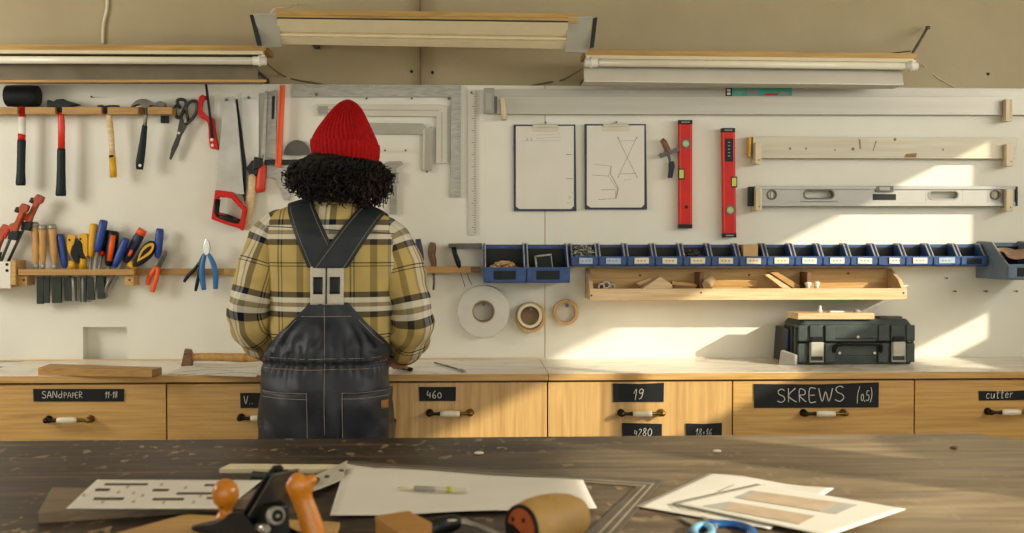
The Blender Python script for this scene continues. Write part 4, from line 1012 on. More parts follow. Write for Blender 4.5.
chisel('wood-handled chisel with steel cap, leftmost in the tool shelf', (34.5, 222), (36.5, 269), 'handlewood', 4.0, (40, 303), 3.4, 3)
chisel('mottled wood-handled chisel between the two steel-capped ones', (42.5, 225), (43, 269), 'handlewood', 3.9, (46.5, 302), 2.5, 2)
chisel('wood-handled chisel with a shiny steel cap, right beside the blue one', (52, 224.5), (55, 269), 'handlewood', 4.0, (56.5, 302), 4.6, 4)
dcount = [0]
def driver(name, lab, cat, top, bot, r, mats, end, bw=2, guard=None, flat=.85, collar=None):
    dcount[0] += 1; SY = WALL - .045 + (-.013, .012, 0)[dcount[0] % 3]
    t = hot(name, lab, cat, bot[0], bot[1])
    dx, dy = bot[0]-top[0], bot[1]-top[1]
    def at(f): return (top[0]+dx*f, top[1]+dy*f)
    b = MB(); b.rod([at(0), at(.04), at(.2), at(.5), at(.8), at(.95), at(1)], [r*.7, r*.95, r, r*1.02, r*.92, r*.72, r*.5], SY, 14, flat, 0)
    if len(mats) > 1: b.rod([at(.12), at(.45), at(.85)], [r*.55, r*.6, r*.5], SY-r*K(SY)*.42, 12, 1.0, 1)
    b.build('handle', mats, t)
    b = MB(); b.rod([at(.97), end], [r*.32, r*.32], SY, 8)
    if bw > 2: b.pp([(at(1.15)[0]-1.5, at(1.15)[1]), (at(1.15)[0]+1.5, at(1.15)[1]), (end[0]+bw, end[1]), (end[0]-bw, end[1])], SY-.002, .004)
    b.build('blade', 'steel', t)
    if guard: MB().pp([(end[0]-guard-1, 277), (end[0]+guard-1, 277), (end[0]+guard, end[1]), (end[0]-guard, end[1])], SY-.006, .012).build('blade_guard', 'guard', t, bevel=.001)
    return t
driver('wood_chisel', 'short blue-handled chisel between wooden and yellow-black handles', 'chisel', (60, 234), (65, 268), 3.9, ['blue'], (69, 301), 4, 4.5)
def fatgrip(lab, poly_y, poly_k, ring, bottom, guard=None):
    t = hot('wood_chisel', lab, 'chisel', bottom[0], bottom[1])
    MB().pp(sp(poly_y, 3), SY-.014, .026).build('yellow_shell', 'yellow', t, bevel=.004)
    MB().pp(sp(poly_k, 3), SY-.016, .030).build('black_grip', 'black', t, bevel=.004)
    if ring: MB().rod(ring, [3.8, 3.8], SY, 14).build('collar', 'yellow', t)
    b = MB(); b.rod([ring[1] if ring else bottom, (bottom[0], bottom[1])], [2, 2], SY, 8); b.pp([(bottom[0]-3, 274), (bottom[0]+3, 274), (bottom[0]+3, bottom[1]), (bottom[0]-3, bottom[1])], SY-.002, .004); b.build('blade', 'steel', t)
    if guard: MB().pp([(bottom[0]-guard, 277), (bottom[0]+guard, 277), (bottom[0]+guard, bottom[1]), (bottom[0]-guard, bottom[1])], SY-.006, .012).build('blade_guard', 'guard', t, bevel=.001)
    MB().lathe(P(poly_y[0][0]+2.5, poly_y[0][1]+4, SY-.014), (0, -1, 0), [(0, .004), (.001, .004)], 10).build('hanging_hole', 'black', t)
fatgrip('left of the two bulky yellow and black chisel handles standing upright', [(67, 236), (71, 234.5), (75, 236.5), (75, 242), (72, 247), (71, 252), (76, 258), (73, 259), (68, 252), (66.5, 244)], [(75, 238), (77, 242), (78, 252), (79, 261), (76, 263), (70, 254), (73, 247)], [(72.5, 261), (72.5, 269)], (75, 301), 1.8)
fatgrip('right of the two bulky yellow and black chisel handles, white band at its foot', [(78, 235), (83, 233), (87, 235), (87.5, 243), (87, 256), (85, 258), (82.5, 250), (82, 244), (79, 240)], [(76, 242), (79, 240), (82, 244), (83, 252), (86, 258), (80, 258), (76, 250)], [(83, 258), (83, 269)], (83, 302), 3)
driver('screwdriver', 'yellow-handled screwdriver standing upright in the tool shelf', 'screwdriver', (94, 223.5), (90.5, 257), 4.2, ['yellow'], (89.5, 302), 2)
driver('screwdriver', 'tall blue-handled screwdriver leaning right of the yellow one', 'screwdriver', (104, 220), (97, 252), 4.3, ['blue'], (91, 300), 3, 3.5)
driver('screwdriver', 'black screwdriver with a red collar behind the orange grip', 'screwdriver', (108, 230), (101.5, 256), 4.0, ['black', 'black'], (95, 290), 2)
MB().rod([(102.6, 251), (101.4, 255)], [2.6, 2.6], SY-.002, 12).build('collar', 'red', C.objects[-1].parent if False else [o for o in C.objects if o.get('label', '').startswith('black screwdriver with a red')][0])
driver('screwdriver', 'thick black screwdriver with an orange oval on its handle', 'screwdriver', (114, 231), (109, 266), 5.6, ['black', 'orange'], (105, 298), 2)
driver('screwdriver', 'blue-handled screwdriver leaning right in front of the dark ones', 'screwdriver', (126.5, 238), (114.5, 267), 3.9, ['blue'], (101, 299), 2, 3.5)
driver('screwdriver', 'dark navy screwdriver with orange tip leaning far to the right', 'screwdriver', (142, 231), (125, 262), 4.9, ['navy'], (103, 297), 2, 4)
q = [o for o in C.objects if o.get('label', '').startswith('dark navy screwdriver')][0]
MB().rod([(143, 229.5), (140, 234.5)], [4.6, 5.1], SY-.001, 14).build('butt_cap', 'orange', q); MB().rod([(132, 250), (129, 256)], [1.6, 1.6], SY-.0165, 10).build('grip_stripe', 'orange', q)
t = hot('utility_knife', 'yellow and black folding utility knife lying over the shelf end', 'knife', 135, 265)
MB().pp(sp([(131, 268), (134, 258), (141, 247), (149, 241), (154, 242.5), (155, 248), (151, 256), (143, 263), (136, 267)], 3), SY-.016, .026).build('black_body', 'black', t, bevel=.004)
MB().ring([P(x, y, SY-.02) for x, y in sp([(137, 262), (140, 252), (146, 245), (152, 243), (154, 246), (151, 253), (144, 258)], 3)], [P(x, y, SY-.02) for x, y in sp([(139, 259), (142, 252.5), (147, 247.5), (151, 246), (151.5, 248), (148.5, 252), (143, 256)], 3)], (0, .01, 0)).build('yellow_inlay', 'yellow', t)
MB().rod([(129, 263), (136, 269)], [3.6, 3.3], SY-.004, 12).build('yellow_nose', 'yellow', t)
driver('file', 'blue-handled file standing alone at the right end of the shelf', 'file', (160, 228.5), (157.5, 258), 4.0, ['blue'], (156.5, 276), 2)
# extra blades below the shelf, seen in their dark guards
def pliers(lab, px, py, jaws, h1, h2, hm, r, off, jm='darksteel'):
    t = wt('pliers', lab, 'pliers', px, py, 'pliers hanging on the rail'); Y = WALL-.045-off
    for j in jaws: MB().pp(j, Y-.006, .012).build('jaw', jm, t, bevel=.0015)
    for h, dy in ((h1, .004), (h2, -.004)): MB().rod(h, r, Y+dy, 12, .9, 0, 4).build('handle', hm, t)
    return t
pliers('orange-handled pliers hung upside down over the rail beside the knife', 156, 272, [[(155, 267), (160, 256), (164.5, 250), (165.5, 251.5), (163, 260), (159.5, 267)], [(157, 266), (162, 256), (166, 251), (166.5, 254), (163, 262), (160, 268)]], [(157, 266), (153, 272), (149, 279), (147.5, 285)], [(158.5, 267), (156.5, 278), (154, 286), (152.5, 292)], 'orange', [1.9, 2.4, 2.6, 2.3], .0)
pliers('bright blue-handled pliers with a polished head on the rail', 207, 270, [[(203, 252), (203.5, 244), (206, 238.5), (207.5, 240), (207.5, 254), (205.5, 256)], [(207, 240), (209, 241), (210.2, 248), (208.5, 255), (206.5, 256)]], [(205, 254), (202.5, 264), (202, 276), (204, 290)], [(208.5, 254), (213, 263), (215.5, 275), (215.5, 289)], 'plierblue', [1.8, 2.6, 3.0, 2.4], .02, 'chrome')
pliers('small dark green pliers hanging left of the blue-handled pliers', 193, 270, [[(198, 262), (202, 254), (203.5, 256), (201, 264), (198, 266)]], [(200, 262), (194, 270), (188, 276), (184, 282)], [(201, 263), (199, 274), (197, 284), (195.5, 291)], 'darkgreen', [1.6, 1.7, 1.8, 1.4], .0)
# right rail tools
def wall_driver(lab, path, rr, m, name='screwdriver', cat='screwdriver', tip=None):
    t = wt(name, lab, cat, path[-1][0], path[-1][1]); MB().rod(path, rr, WALL-.03, 14, .9, 0, 3).build('handle', m, t)
    if tip: MB().rod(tip, [1.1]*len(tip), WALL-.03, 8).build('shaft', 'darksteel', t)
wall_driver('dark brown wooden-handled screwdriver on the rail right of the person', [(433, 242.5), (432.3, 247), (431.8, 255), (433.5, 262), (433.5, 267)], [2.5, 4.0, 3.7, 3.2, 2.6], 'brownwood', tip=[(433.5, 266), (434, 282), (433.5, 290)])
wall_driver('dark blue screwdriver handle half hidden by the plaid sleeve', [(418, 239), (419, 248), (420.5, 258), (421, 267)], [2.6, 3.6, 3.4, 2.4], 'navy', tip=[(421, 266), (421, 285)])
t = wt('bar_clamp', 'dark bar clamp with black grip hanging left of the large blue bins', 'clamp', 465, 250)
MB().pp([(448.5, 243.5), (482, 243.2), (482, 248.5), (456, 249), (448.5, 247.5)], WALL-.04, .014).build('bar', 'darksteel', t, bevel=.0012)
MB().rod([(453.5, 247), (455, 254), (458, 262), (459.5, 268)], [2.6, 2.4, 2.8, 2.0], WALL-.045, 12, .9).build('grip', 'black', t)
for i, (q, lab) in enumerate((([(460, 271), (462, 277), (465, 287)], 'left thin wire hook hanging from the rail above the grey tape'), ([(466, 271), (469, 279), (472, 285)], 'right thin wire hook hanging from the rail above the grey tape'))):
    pts = [P(x, y, WALL-.03) for x, y in q]; tag(MB().tube(pts, .0012, 6).build('wire_hook', 'darksteel'), lab, 'hook')

# ================================================================== BLUE BINS
BZ = P(512, 243.5, WALL-.1).z
t = wt('bin_rail', 'pale wooden rail carrying the row of blue bins', 'rail', 770, 266)
rz0, rz1 = P(770, 267.4, WALL-.02).z, P(770, 259, WALL-.02).z; MB().box((P(571, 266, WALL).x, WALL-.02, rz0), (P(978, 262, WALL).x, WALL, rz1)).build('rail_bar', 'palewood', t, bevel=.001)
MB().pp([(571, 246), (980, 244), (980, 247), (571, 249)], WALL-.012, .012).build('hanging_strip', 'darksteel', t)
def make_bin(lab, x0, x1, zt, h, depth, lip, label_mat, group, rim=.004, body_mat='binblue'):
    """open-front stacking bin between world x0..x1, front lip at height lip"""
    yb, yf = WALL-.013, WALL-.013-depth; zb = zt-h
    t = thing('storage_bin', lab, 'storage bin', ((x0+x1)/2, yb, zb), group)
    th = .0075 if h < .1 else .007; b = MB()
    prof = [(yb, zb), (yf+.006, zb), (yf, zb+.012), (yf, zb+lip), (yf+.012, zb+lip), (yb-depth*.48, zt-.004), (yb, zt)]
    for xa in (x0, x1-th): b.prism([V((xa, y, z)) for y, z in prof], (th, 0, 0))
    b.box((x0+th, yb-th, zb), (x1-th, yb, zt-.004)); b.box((x0+th, yf+.006, zb), (x1-th, yb-th, zb+th)); b.box((x0+th, yf, zb+.004), (x1-th, yf+th, zb+lip))
    b.box((x0-.001, yf-.003, zb+lip-.006), (x1+.001, yf+.002, zb+lip))
    for xa in (x0+.002, x1-.002-.02*(h/.08)): b.box((xa, yf-.003, zb+.006), (xa+.018*(h/.08), yf, zb+lip-.006))
    b.build('bin_body', body_mat, t, bevel=.0008)
    MB().box((x0+th+.001, yb-th-.004, zb+lip*.5), (x1-th-.001, yb-th-.0005, zt-.014*(h/.08)**.5)).build('bin_shade_plate', 'black', t)  # black plate added to paint the deep shade inside the bin
    for xa in (x0+th-.0036, x1-th-.0004):
        b = MB()
        pr = [(yf-.001, zb+lip-.002), (yf+.012, zb+lip+.002), (yb-depth*.48, zt-.001), (yb-.01, zt+.002)]
        lo = [(y, z-.006) for y, z in reversed(pr)]
        b.prism([V((xa, y, z)) for y, z in pr+lo], (.004, 0, 0))
        b.build('worn_rim', 'binrim', t)
    if label_mat:
        w_ = (x1-x0); tilt = random.uniform(-.0015, .0015)
        f = label_mat[1] if isinstance(label_mat, tuple) else .26
        l = MB().prism([V((x0+w_*f, yf-.005, zb+lip*.28)), V((x1-w_*.22, yf-.005, zb+lip*.28+tilt)), V((x1-w_*.22, yf-.005, zb+lip*.86+tilt)), V((x0+w_*f, yf-.005, zb+lip*.86))], (0, .002, 0))
        lm = label_mat[0] if isinstance(label_mat, tuple) else label_mat
        o = l.build('label_card', lm, t)
        b = MB()
        for i in range(3): xx = x0+w_*(f+.1+.12*i); b.box((xx, yf-.0054, zb+lip*.5), (xx+w_*.06, yf-.005, zb+lip*.62))
        b.build('writing', 'pencil', o)
    else:
        MB().box((x0+.022, yf-.0025, zb+lip*.22), (x1-.022, yf-.0005, zb+lip*.78)).build('label_slot', 'darkgreen', t)
    return t
# two large ones
YFL = WALL-.013-.16
b0, b1, b2 = P(484, 260, YFL).x, P(526.5, 260, YFL).x, P(570, 260, YFL).x
zt_, zb_ = P(527, 243.5, WALL-.013).z, P(527, 283, YFL).z
LB = 'two large blue bins left of the seam'
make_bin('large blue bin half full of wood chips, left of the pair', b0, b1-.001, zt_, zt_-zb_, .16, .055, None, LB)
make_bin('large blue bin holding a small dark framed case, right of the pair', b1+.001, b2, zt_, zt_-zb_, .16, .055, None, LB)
# small ones, hung side by side on the rail
YFS = WALL-.013-.105
sx0, sx1 = P(570.5, 255, YFS).x, P(988, 255, YFS).x
pitch = (sx1-sx0)/15; SG = 'small blue parts bins in a row'
h_s = P(640, 243.5, WALL-.013).z - P(640, 266.5, YFS).z
zs_ = P(640, 243.5, WALL-.013).z
texts = ['small blue bin heaped with loose screws, beside the large bins', 'second small blue bin from the large bins, pale blue label', 'third small blue bin from the large bins', 'fourth small blue bin from the large bins', 'fifth small blue bin from the large bins, holding dark screws', 'sixth small blue bin from the large bins, under the right red level',
 'small blue bin with a beige block sticking out of it', 'first small blue bin right of the beige-block bin', 'second small blue bin right of the beige-block bin', 'third small blue bin right of the beige-block bin', 'fourth small blue bin right of the beige-block bin', 'small blue bin with a shortened white label, above the right end of the tray', 'small blue bin right of the one with the shortened label', 'small blue bin with a faded blue label, next to the last one', 'last small blue bin in the row, dark front, beside the big grey-blue bin']
lm = [('labelblue', .3), ('labelblue', .25), 'cream', 'cream', 'cream', 'cream', 'cream', 'cream', 'white', 'white', 'white', ('white', .40), 'white', ('labelblue', .2), None]
bins = []
for i in range(15):
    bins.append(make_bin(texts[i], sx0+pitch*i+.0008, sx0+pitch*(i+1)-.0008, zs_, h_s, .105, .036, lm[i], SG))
# big bin at the right end
YFE = WALL-.013-.25; c0 = sx1+.003; c1 = c0+.16
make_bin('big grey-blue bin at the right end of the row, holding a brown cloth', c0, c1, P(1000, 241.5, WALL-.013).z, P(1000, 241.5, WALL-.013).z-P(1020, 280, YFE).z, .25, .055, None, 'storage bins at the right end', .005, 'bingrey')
# contents
def heap(name, lab, cat, x0, x1, y0, y1, z, n, m, size, rise=.02, kind='stuff'):
    b = MB()
    for i in range(n):
        a = random.random()*PI; tl = random.uniform(-.5, .5); L = size*random.uniform(.6, 1.2)
        fx, fy = random.uniform(.12, .88), random.uniform(.12, .88)
        c = V((x0+(x1-x0)*fx, y0+(y1-y0)*fy, z + random.random()*rise*(1-abs(2*fx-1)**2)))
        d = V((math.cos(a)*math.cos(tl), math.sin(a)*math.cos(tl), math.sin(tl)))*L/2
        if name.startswith('screws'): b.tube([c-d, c+d*.85, c+d*.86, c+d], [.0014, .0016, .0034, .0034], 6, 1, random.choice((0, 0, 1)), (.3, .2, 1))
        else:
            r = Matrix.Rotation(a, 3, 'Z') @ Matrix.Rotation(tl*2, 3, 'X'); b.obox(c, (L, L*random.uniform(.3, .7), L*random.uniform(.1, .3)), r, random.choice((0, 1)))
    return tag(b.build(name, m), lab, cat, None, kind)
heap('screws', 'heap of loose steel screws in the first small bin', 'screws', sx0+.008, sx0+pitch-.008, YFS+.012, WALL-.02, zs_-h_s+.03, 150, ['chrome', 'darksteel'], .04, .045)
heap('screws', 'dark screws lying in the fifth small bin', 'screws', sx0+pitch*4+.008, sx0+pitch*5-.008, YFS+.012, WALL-.02, zs_-h_s+.022, 110, ['darksteel', 'iron'], .035, .028)
heap('wood_chips', 'pale wood chips filling the left large blue bin', 'wood chips', b0+.012, b1-.012, YFL+.02, WALL-.02, zb_+.035, 170, ['palewood', 'tantape'], .022, .038)
t = thing('framed_case', 'small dark case with a pale frame standing in the right large bin', 'case', ((b1+b2)/2-.01, YFL+.06, zb_+.005))
cc = V(((b1+b2)/2-.012, YFL+.05, zb_+.068)); R_ = Matrix.Rotation(-.12, 3, 'Y')
MB().obox(cc, (.058, .02, .06), R_).build('case_body', 'darkgreen', t, bevel=.002)
b = MB()
for dx, dz, sx_, sz_ in ((0, .028, .06, .006), (-.028, 0, .006, .06), (.028, -.002, .003, .05)): b.obox(cc + R_ @ V((dx, -.011, dz)), (sx_, .004, sz_), R_)
b.build('pale_frame', 'binrim', t)
bx = sx0+pitch*6.5
tag(MB().box((bx-.030, YFS+.022, zs_-h_s+.0085), (bx+.024, YFS+.06, zs_-.003)).build('wooden_block', 'tantape', bevel=.003), 'beige block sticking out of a small blue bin', 'block')
# brown cloth in end bin
rows = []
for i in range(12):
    rows.append([V((c0+.008+(c1-c0-.016)*j/11, YFE+.012+.2*i/11, zs_-.05 + .03*math.sin(i/11*PI) + .012*noise.noise(V((i*.5, j*.45, 1.3))))) for j in range(12)])
tag(MB().grid(rows).build('cloth', 'card', solid=.004, subsurf=1), 'crumpled brown cloth in the big bin at the right end', 'cloth')

# ================================================================== WOODEN TRAY
TY = WALL-.17
t = wt('wooden_tray', 'long open wooden tray on the wall under the blue bins', 'tray', 748, 290)
def tx(px): return P(px, 290, TY).x
zf1, zf0 = P(748, 288.5, TY).z, P(748, 300, TY).z; zbk = P(748, 268.6, WALL-.02).z
X0, X1 = tx(590), tx(907)
b = MB(); b.box((X0, TY, zf0), (X1, TY+.016, zf1)); b.build('front_board', 'palewood', t, bevel=.0015)
b = MB(); b.box((X0, WALL-.016, zf0), (X1-.01, WALL, zbk)); b.build('back_board', 'pine', t, bevel=.001)
b = MB(); b.box((X0+.014, TY+.0165, zf0), (X1-.014, WALL-.0165, zf0+.012)); b.build('bottom_board', 'pine', t)
for xa, nm in ((X0-.0, 'end_board'), (X1-.014, 'end_board')):
    b = MB(); b.prism([V((xa, TY+.0165, zf0)), V((xa, WALL-.0165, zf0)), V((xa, WALL-.0165, zbk)), V((xa, TY+.05, zf1+.03)), V((xa, TY+.0165, zf1))], (.014, 0, 0)); b.build(nm, 'palewood', t, bevel=.001)
for px in (697, 803):
    xa = P(px, 280, WALL-.06).x; b = MB(); b.box((xa, TY+.06, zf0+.0125), (xa+.014, WALL-.0165, zbk-.012)); b.build('divider', 'brownwood', t, bevel=.001)
b = MB()
for px, py, yy in ((640, 275.5, WALL-.016), (749, 275, WALL-.016), (848, 273.5, WALL-.016)): b.lathe(P(px, py, yy), (0, -1, 0), [(0, .004), (.001, .004)], 8)
for px, py in ((591.5, 295.5), (701, 292.7), (903.5, 293)): b.lathe(P(px, py, TY), (0, -1, 0), [(0, .0035), (.001, .0035)], 8)
b.build('screw_head', 'iron', t)
zin = zf0+.0125
TG = 'wood offcuts and bits in the tray'
def tray_rod(name, lab, cat, p0, p1, Y, r, m, mats=None, segs=14):
    a, c = P(p0[0], p0[1], Y), P(p1[0], p1[1], Y+.02)
    return tag(MB().tube([a, c], r, segs, 1, 0, (0, .3, 1)).build(name, m), lab, cat, TG)
def tray_poly(name, lab, cat, px, Y, th, m, bevel=.002): return tag(MB().pp(px, Y, th).build(name, m, bevel=bevel), lab, cat, TG)
for i, (px, py, r, lab) in enumerate(((601.5, 286.5, .012, 'short metal tube end, left of three in the tray'), (606.5, 284.6, .014, 'short metal tube end, largest and middle of three in the tray'), (612.5, 286, .010, 'short metal tube end, right of three in the tray'))):
    p = P(px, py, TY+.03+.012*i); b = MB()
    b.ring([p+V((math.cos(a)*r, 0, math.sin(a)*r)) for a in [2*PI*j/18 for j in range(18)]], [p+V((math.cos(a)*r*.62, 0, math.sin(a)*r*.62)) for a in [2*PI*j/18 for j in range(18)]], (.01, .08, -.0))
    tag(b.build('metal_tube', 'steel'), lab, 'tube', TG)
tray_poly('wooden_wedge', 'pale triangular wood wedge peaking over the tray front', 'wood offcut', [(642, 289), (660, 276.5), (672, 284.5), (674, 290), (642, 291)], TY+.04, .06, 'palewood')
tray_poly('wood_offcut', 'thin pale wood splinter beside the wedge', 'wood offcut', [(636, 283), (650, 278), (652, 280), (640, 286)], TY+.10, .02, 'palewood', .001)
tray_poly('wood_offcut', 'flat dark-edged slat between the wedge and the divider', 'wood offcut', [(672, 281), (697, 284), (697, 287), (672, 285)], TY+.08, .03, 'pine', .001)
tray_poly('wooden_block', 'dark offcut lying in front of the divider', 'wood offcut', [(674, 285.5), (696, 287), (696, 292), (674, 291)], TY+.03, .05, 'brownwood')
tray_rod('dowel', 'thick round wooden dowel right of the left divider', 'dowel', (706.5, 285.5), (711.5, 279.5), TY+.03, .0175, 'palewood')
tray_poly('wood_offcut', 'long brown slat lying along the tray middle', 'wood offcut', [(713, 280), (757, 280), (758, 286.5), (713, 286)], TY+.07, .03, 'rail', .001)
tray_poly('wood_offcut', 'thin pale slat at the foot of the tray middle', 'wood offcut', [(712, 286.8), (742, 286.8), (742, 290), (712, 290)], TY+.035, .03, 'pine', .001)
tray_poly('leaning_board', 'pale board leaning diagonally, front one of two in the tray', 'board', [(765, 275), (769, 274), (791, 288), (786, 291)], TY+.03, .05, 'palewood', .001)
tray_poly('leaning_board', 'brown board leaning diagonally behind the pale one in the tray', 'board', [(770, 272.5), (777, 272), (801, 286), (797, 290.5)], TY+.09, .05, 'rail', .001)
for px, py, lab in ((808, 284.5, 'white plastic wall plug at the right divider in the tray'), (816.5, 284, 'white plastic stopper standing in the right part of the tray')):
    p = P(px, py+5, TY+.04); tag(MB().lathe(p, (0, 0, 1), [(0, .009), (.012, .008), (.02, .012), (.024, .012), (.027, .006)], 16).build('plastic_plug', 'white'), lab, 'plug', TG)

# ================================================================== TAPE ROLLS
def roll(lab, cx, cy, ro, ri, th, off, m, core='card'):
    t = wt('tape_roll', lab, 'tape roll', cx, cy, 'tape rolls on nails'); Y = WALL-off-th
    n = 40
    def cc_(r): return [P(x, y, Y) for x, y in circ(cx, cy, r, n)]
    MB().ring(cc_(ro), cc_(ri+1), (0, th, 0)).build('tape', m, t, bevel=.001)
    MB().ring([p + V((0, -.0006, 0)) for p in cc_(ri+1.0)], [p + V((0, -.0006, 0)) for p in cc_(ri)], (0, th+.0006, 0)).build('core', core, t)
    nail(cx, cy-ri+2.0, '', th+off+.012, t, .005); return t
roll('big pale grey tape roll, largest of the three rolls', 483.5, 311.5, 26, 10.2, .048, .002, 'greytape', 'card')
roll('thin tan tape roll behind a narrower one, middle of the rolls', 530.5, 317.5, 15.3, 11.5, .025, .001, 'tantape')
t = roll('slim tape roll hung over the tan roll, with a brown inner core', 530, 315.8, 12.2, 9.6, .03, .028, 'cream', 'cream')
MB().pp(circ(530, 316, 9.4, 24), WALL-.010, .006).build('brown_core_disc', 'card', t)
roll('narrow pale tan tape ring, smallest and rightmost of the rolls', 566, 312.5, 12.8, 9.6, .03, .001, 'tantape', 'tantape')

# ================================================================== TOOLBOX AND THINGS ON THE COUNTER
BX0, BX1 = P(798, 366, 3.955).x, P(914.5, 366, 3.955).x
t = thing('toolbox', 'dark grey plastic tool case with two silver latches', 'toolbox', ((BX0+BX1)/2, 4.05, CT))
yf, yb = 3.955, 4.165; zt_b = P(850, 320, 3.93).z; H = zt_b-CT; zm = CT+H*.50
def rbox(b, x0, x1, y0, y1, z0, z1, inset, r=.02):
    o = [V((x, y, z0)) for x, y in rrect(x0, y0, x1, y1, r)]; u = [V((x, y, z1)) for x, y in rrect(x0+inset, y0+inset, x1-inset, y1-inset, r)]
    n = len(b.v); k = len(o); b.v += o + u
    for i in range(k): b.face((n+i, n+(i+1) % k, n+k+(i+1) % k, n+k+i), 0, False)
    b.face(range(n+k-1, n-1, -1)); b.face(range(n+k, n+2*k))
b = MB(); rbox(b, BX0+.006, BX1-.006, yf+.006, yb-.006, CT, CT+.03, -.005); rbox(b, BX0, BX1, yf, yb, CT+.03, zm-.003, .002)
b.build('case_bottom', 'box', t, bevel=.003)
b = MB(); rbox(b, BX0+.001, BX1-.001, yf+.001, yb-.001, zm+.001, zt_b-.018, .004); rbox(b, BX0+.006, BX1-.006, yf+.006, yb-.006, zt_b-.018, zt_b, .012)
b.build('case_lid', 'box', t, bevel=.003)
W_ = BX1-BX0
b = MB()
for f0, f1, pr in ((.0, .075, .004), (.095, .205, .006), (.225, .31, .010), (.68, .77, .010), (.79, .905, .006), (.925, 1.0, .004)):
    MB().box((BX0+W_*f0, yf-pr, zm+.004), (BX0+W_*f1, yf+.01, zt_b-.02)).build('lid_rib', 'box', t, bevel=.003); MB().box((BX0+W_*f0, yf-pr+.001, CT+.008), (BX0+W_*f1, yf+.01, zm-.006)).build('case_rib', 'box', t, bevel=.003)
for k in range(4):
    for xa in (BX0-.006, BX1-.004): MB().box((xa, yf+.02+k*.045, CT+.02), (xa+.010, yf+.035+k*.045, zt_b-.03)).build('side_rib', 'box', t, bevel=.003)
b = MB(); b.box((BX0+W_*.31, yf-.004, zm+.012), (BX0+W_*.68, yf+.005, zt_b-.022)); b.build('front_panel', 'box', t, bevel=.002)
b = MB(); hz = zm-.004
pts, rr = spline([V((BX0+W_*.30, yf-.004, hz-.03)), V((BX0+W_*.31, yf-.018, hz-.008)), V((BX0+W_*.36, yf-.024, hz)), V((BX0+W_*.5, yf-.025, hz)), V((BX0+W_*.64, yf-.024, hz)), V((BX0+W_*.69, yf-.018, hz-.008)), V((BX0+W_*.70, yf-.004, hz-.03))], [.008]*7, 5)
b.tube(pts, rr, 12, .8, 0, (0, 0, 1)); b.build('carrying_handle', 'black', t)
for f in (.15, .85):
    xx = BX0+W_*f
    l = MB().box((xx-.021, yf-.019, CT+.03), (xx+.021, yf-.009, zm+.002)).build('latch', 'alu', t, bevel=.002)
    b = MB(); b.box((xx-.025, yf-.014, CT+.012), (xx-.021, yf-.008, zm)); b.box((xx+.021, yf-.014, CT+.012), (xx+.025, yf-.008, zm)); b.box((xx-.025, yf-.016, CT+.010), (xx+.025, yf-.008, CT+.016)); b.build('latch_frame', 'greyplastic', t, bevel=.001)
    b = MB(); b.box((xx-.02, yf-.016, zm+.003), (xx+.02, yf-.008, zm+.02)); b.build('latch_hinge', 'black', t, bevel=.002)
for px, py in ((858, 337), (839.5, 353), (874.5, 353)):
    q = P(px, py, yf-.004); MB().lathe(q, (0, -1, 0), [(0, .005), (.0015, .005), (.002, .003)], 12).build('rivet', 'white', t)
# things on the toolbox
a0, a1 = P(797, 322, 3.97).x, P(873, 322, 3.97).x
tag(MB().prism([V((a0, 3.96, zt_b)), V((a1, 3.955, zt_b)), V((a1, 4.05, zt_b)), V((a0-.01, 4.06, zt_b))], (0, 0, .022)).build('wooden_board', 'palewood', bevel=.002), 'pale wooden board lying on top of the toolbox', 'board')
p = P(820, 316, 4.0); p.z = zt_b+.022; tag(MB().lathe(p, (0, 0, 1), [(0, .008), (.008, .008), (.01, .005), (.022, .0045), (.024, .003)], 14).build('plastic_plug', 'white'), 'small white plug standing on the board on the toolbox', 'plug')
p = P(857, 318, 4.01); p.z = zt_b+.022; tag(MB().lathe(p, (0, 0, 1), [(0, .012), (.005, .012), (.009, .006), (.010, .002)], 14).build('furniture_glide', 'greyplastic'), 'small grey glide at the right end of the board on the toolbox', 'glide')
p = P(838, 317, 4.0); p.z = zt_b+.022; tag(MB().box((p.x-.03, p.y-.005, p.z), (p.x+.02, p.y+.02, p.z+.005)).build('plastic_strip', 'white', bevel=.001), 'flat pale strip in the middle of the board on the toolbox', 'strip')
q = P(893, 320.5, 4.03); tag(MB().box((q.x-.05, 4.02, zt_b), (q.x+.03, 4.06, zt_b+.006)).build('metal_strip', 'darksteel', bevel=.001), 'dark flat strip on the right side of the toolbox lid', 'strip')
# flat white panel and box behind the toolbox
e0, e1 = P(776, 340, 4.15).x, P(776, 340, 4.15).x+.016
t = thing('upright_folder', 'dark upright folder with a blue edge, left of the toolbox', 'folder', (e0, 4.1, CT))
b = MB(); b.prism([V((e0, 4.03, CT+.001)), V((e0+.02, 4.03, CT+.001)), V((e0+.026, 4.03, CT+.12)), V((e0+.008, 4.03, CT+.12))], (0, .155, 0)); b.build('cover', 'iron', t, bevel=.001)
b = MB(); b.prism([V((e0+.0035, 4.028, CT+.045)), V((e0+.008, 4.028, CT+.045)), V((e0+.012, 4.028, CT+.118)), V((e0+.0075, 4.028, CT+.118))], (0, .002, 0)); b.build('blue_edge', 'blue', t)
q0 = P(779, 363, 3.97); q1 = P(797, 366, 3.94)
tag(MB().prism([V((q0.x-.004, 3.965, CT)), V((q1.x-.008, 3.935, CT)), V((q1.x-.008, 3.935, CT+.035)), V((q0.x+.004, 3.965, CT+.05))], (.014, .02, 0)).build('small_board', 'greyplastic', bevel=.002), 'small grey board leaning on the left side of the toolbox', 'board')
# plank
z = CT
c = [T(38, 375.5, z), T(152, 377.4, z), T(162, 374.5, z), T(50, 371, z)]
tag(MB().prism(c, (0, 0, .024)).build('wooden_plank', 'handlewood' if False else 'rail', bevel=.001), 'brown wooden plank lying on the left worktop', 'plank')
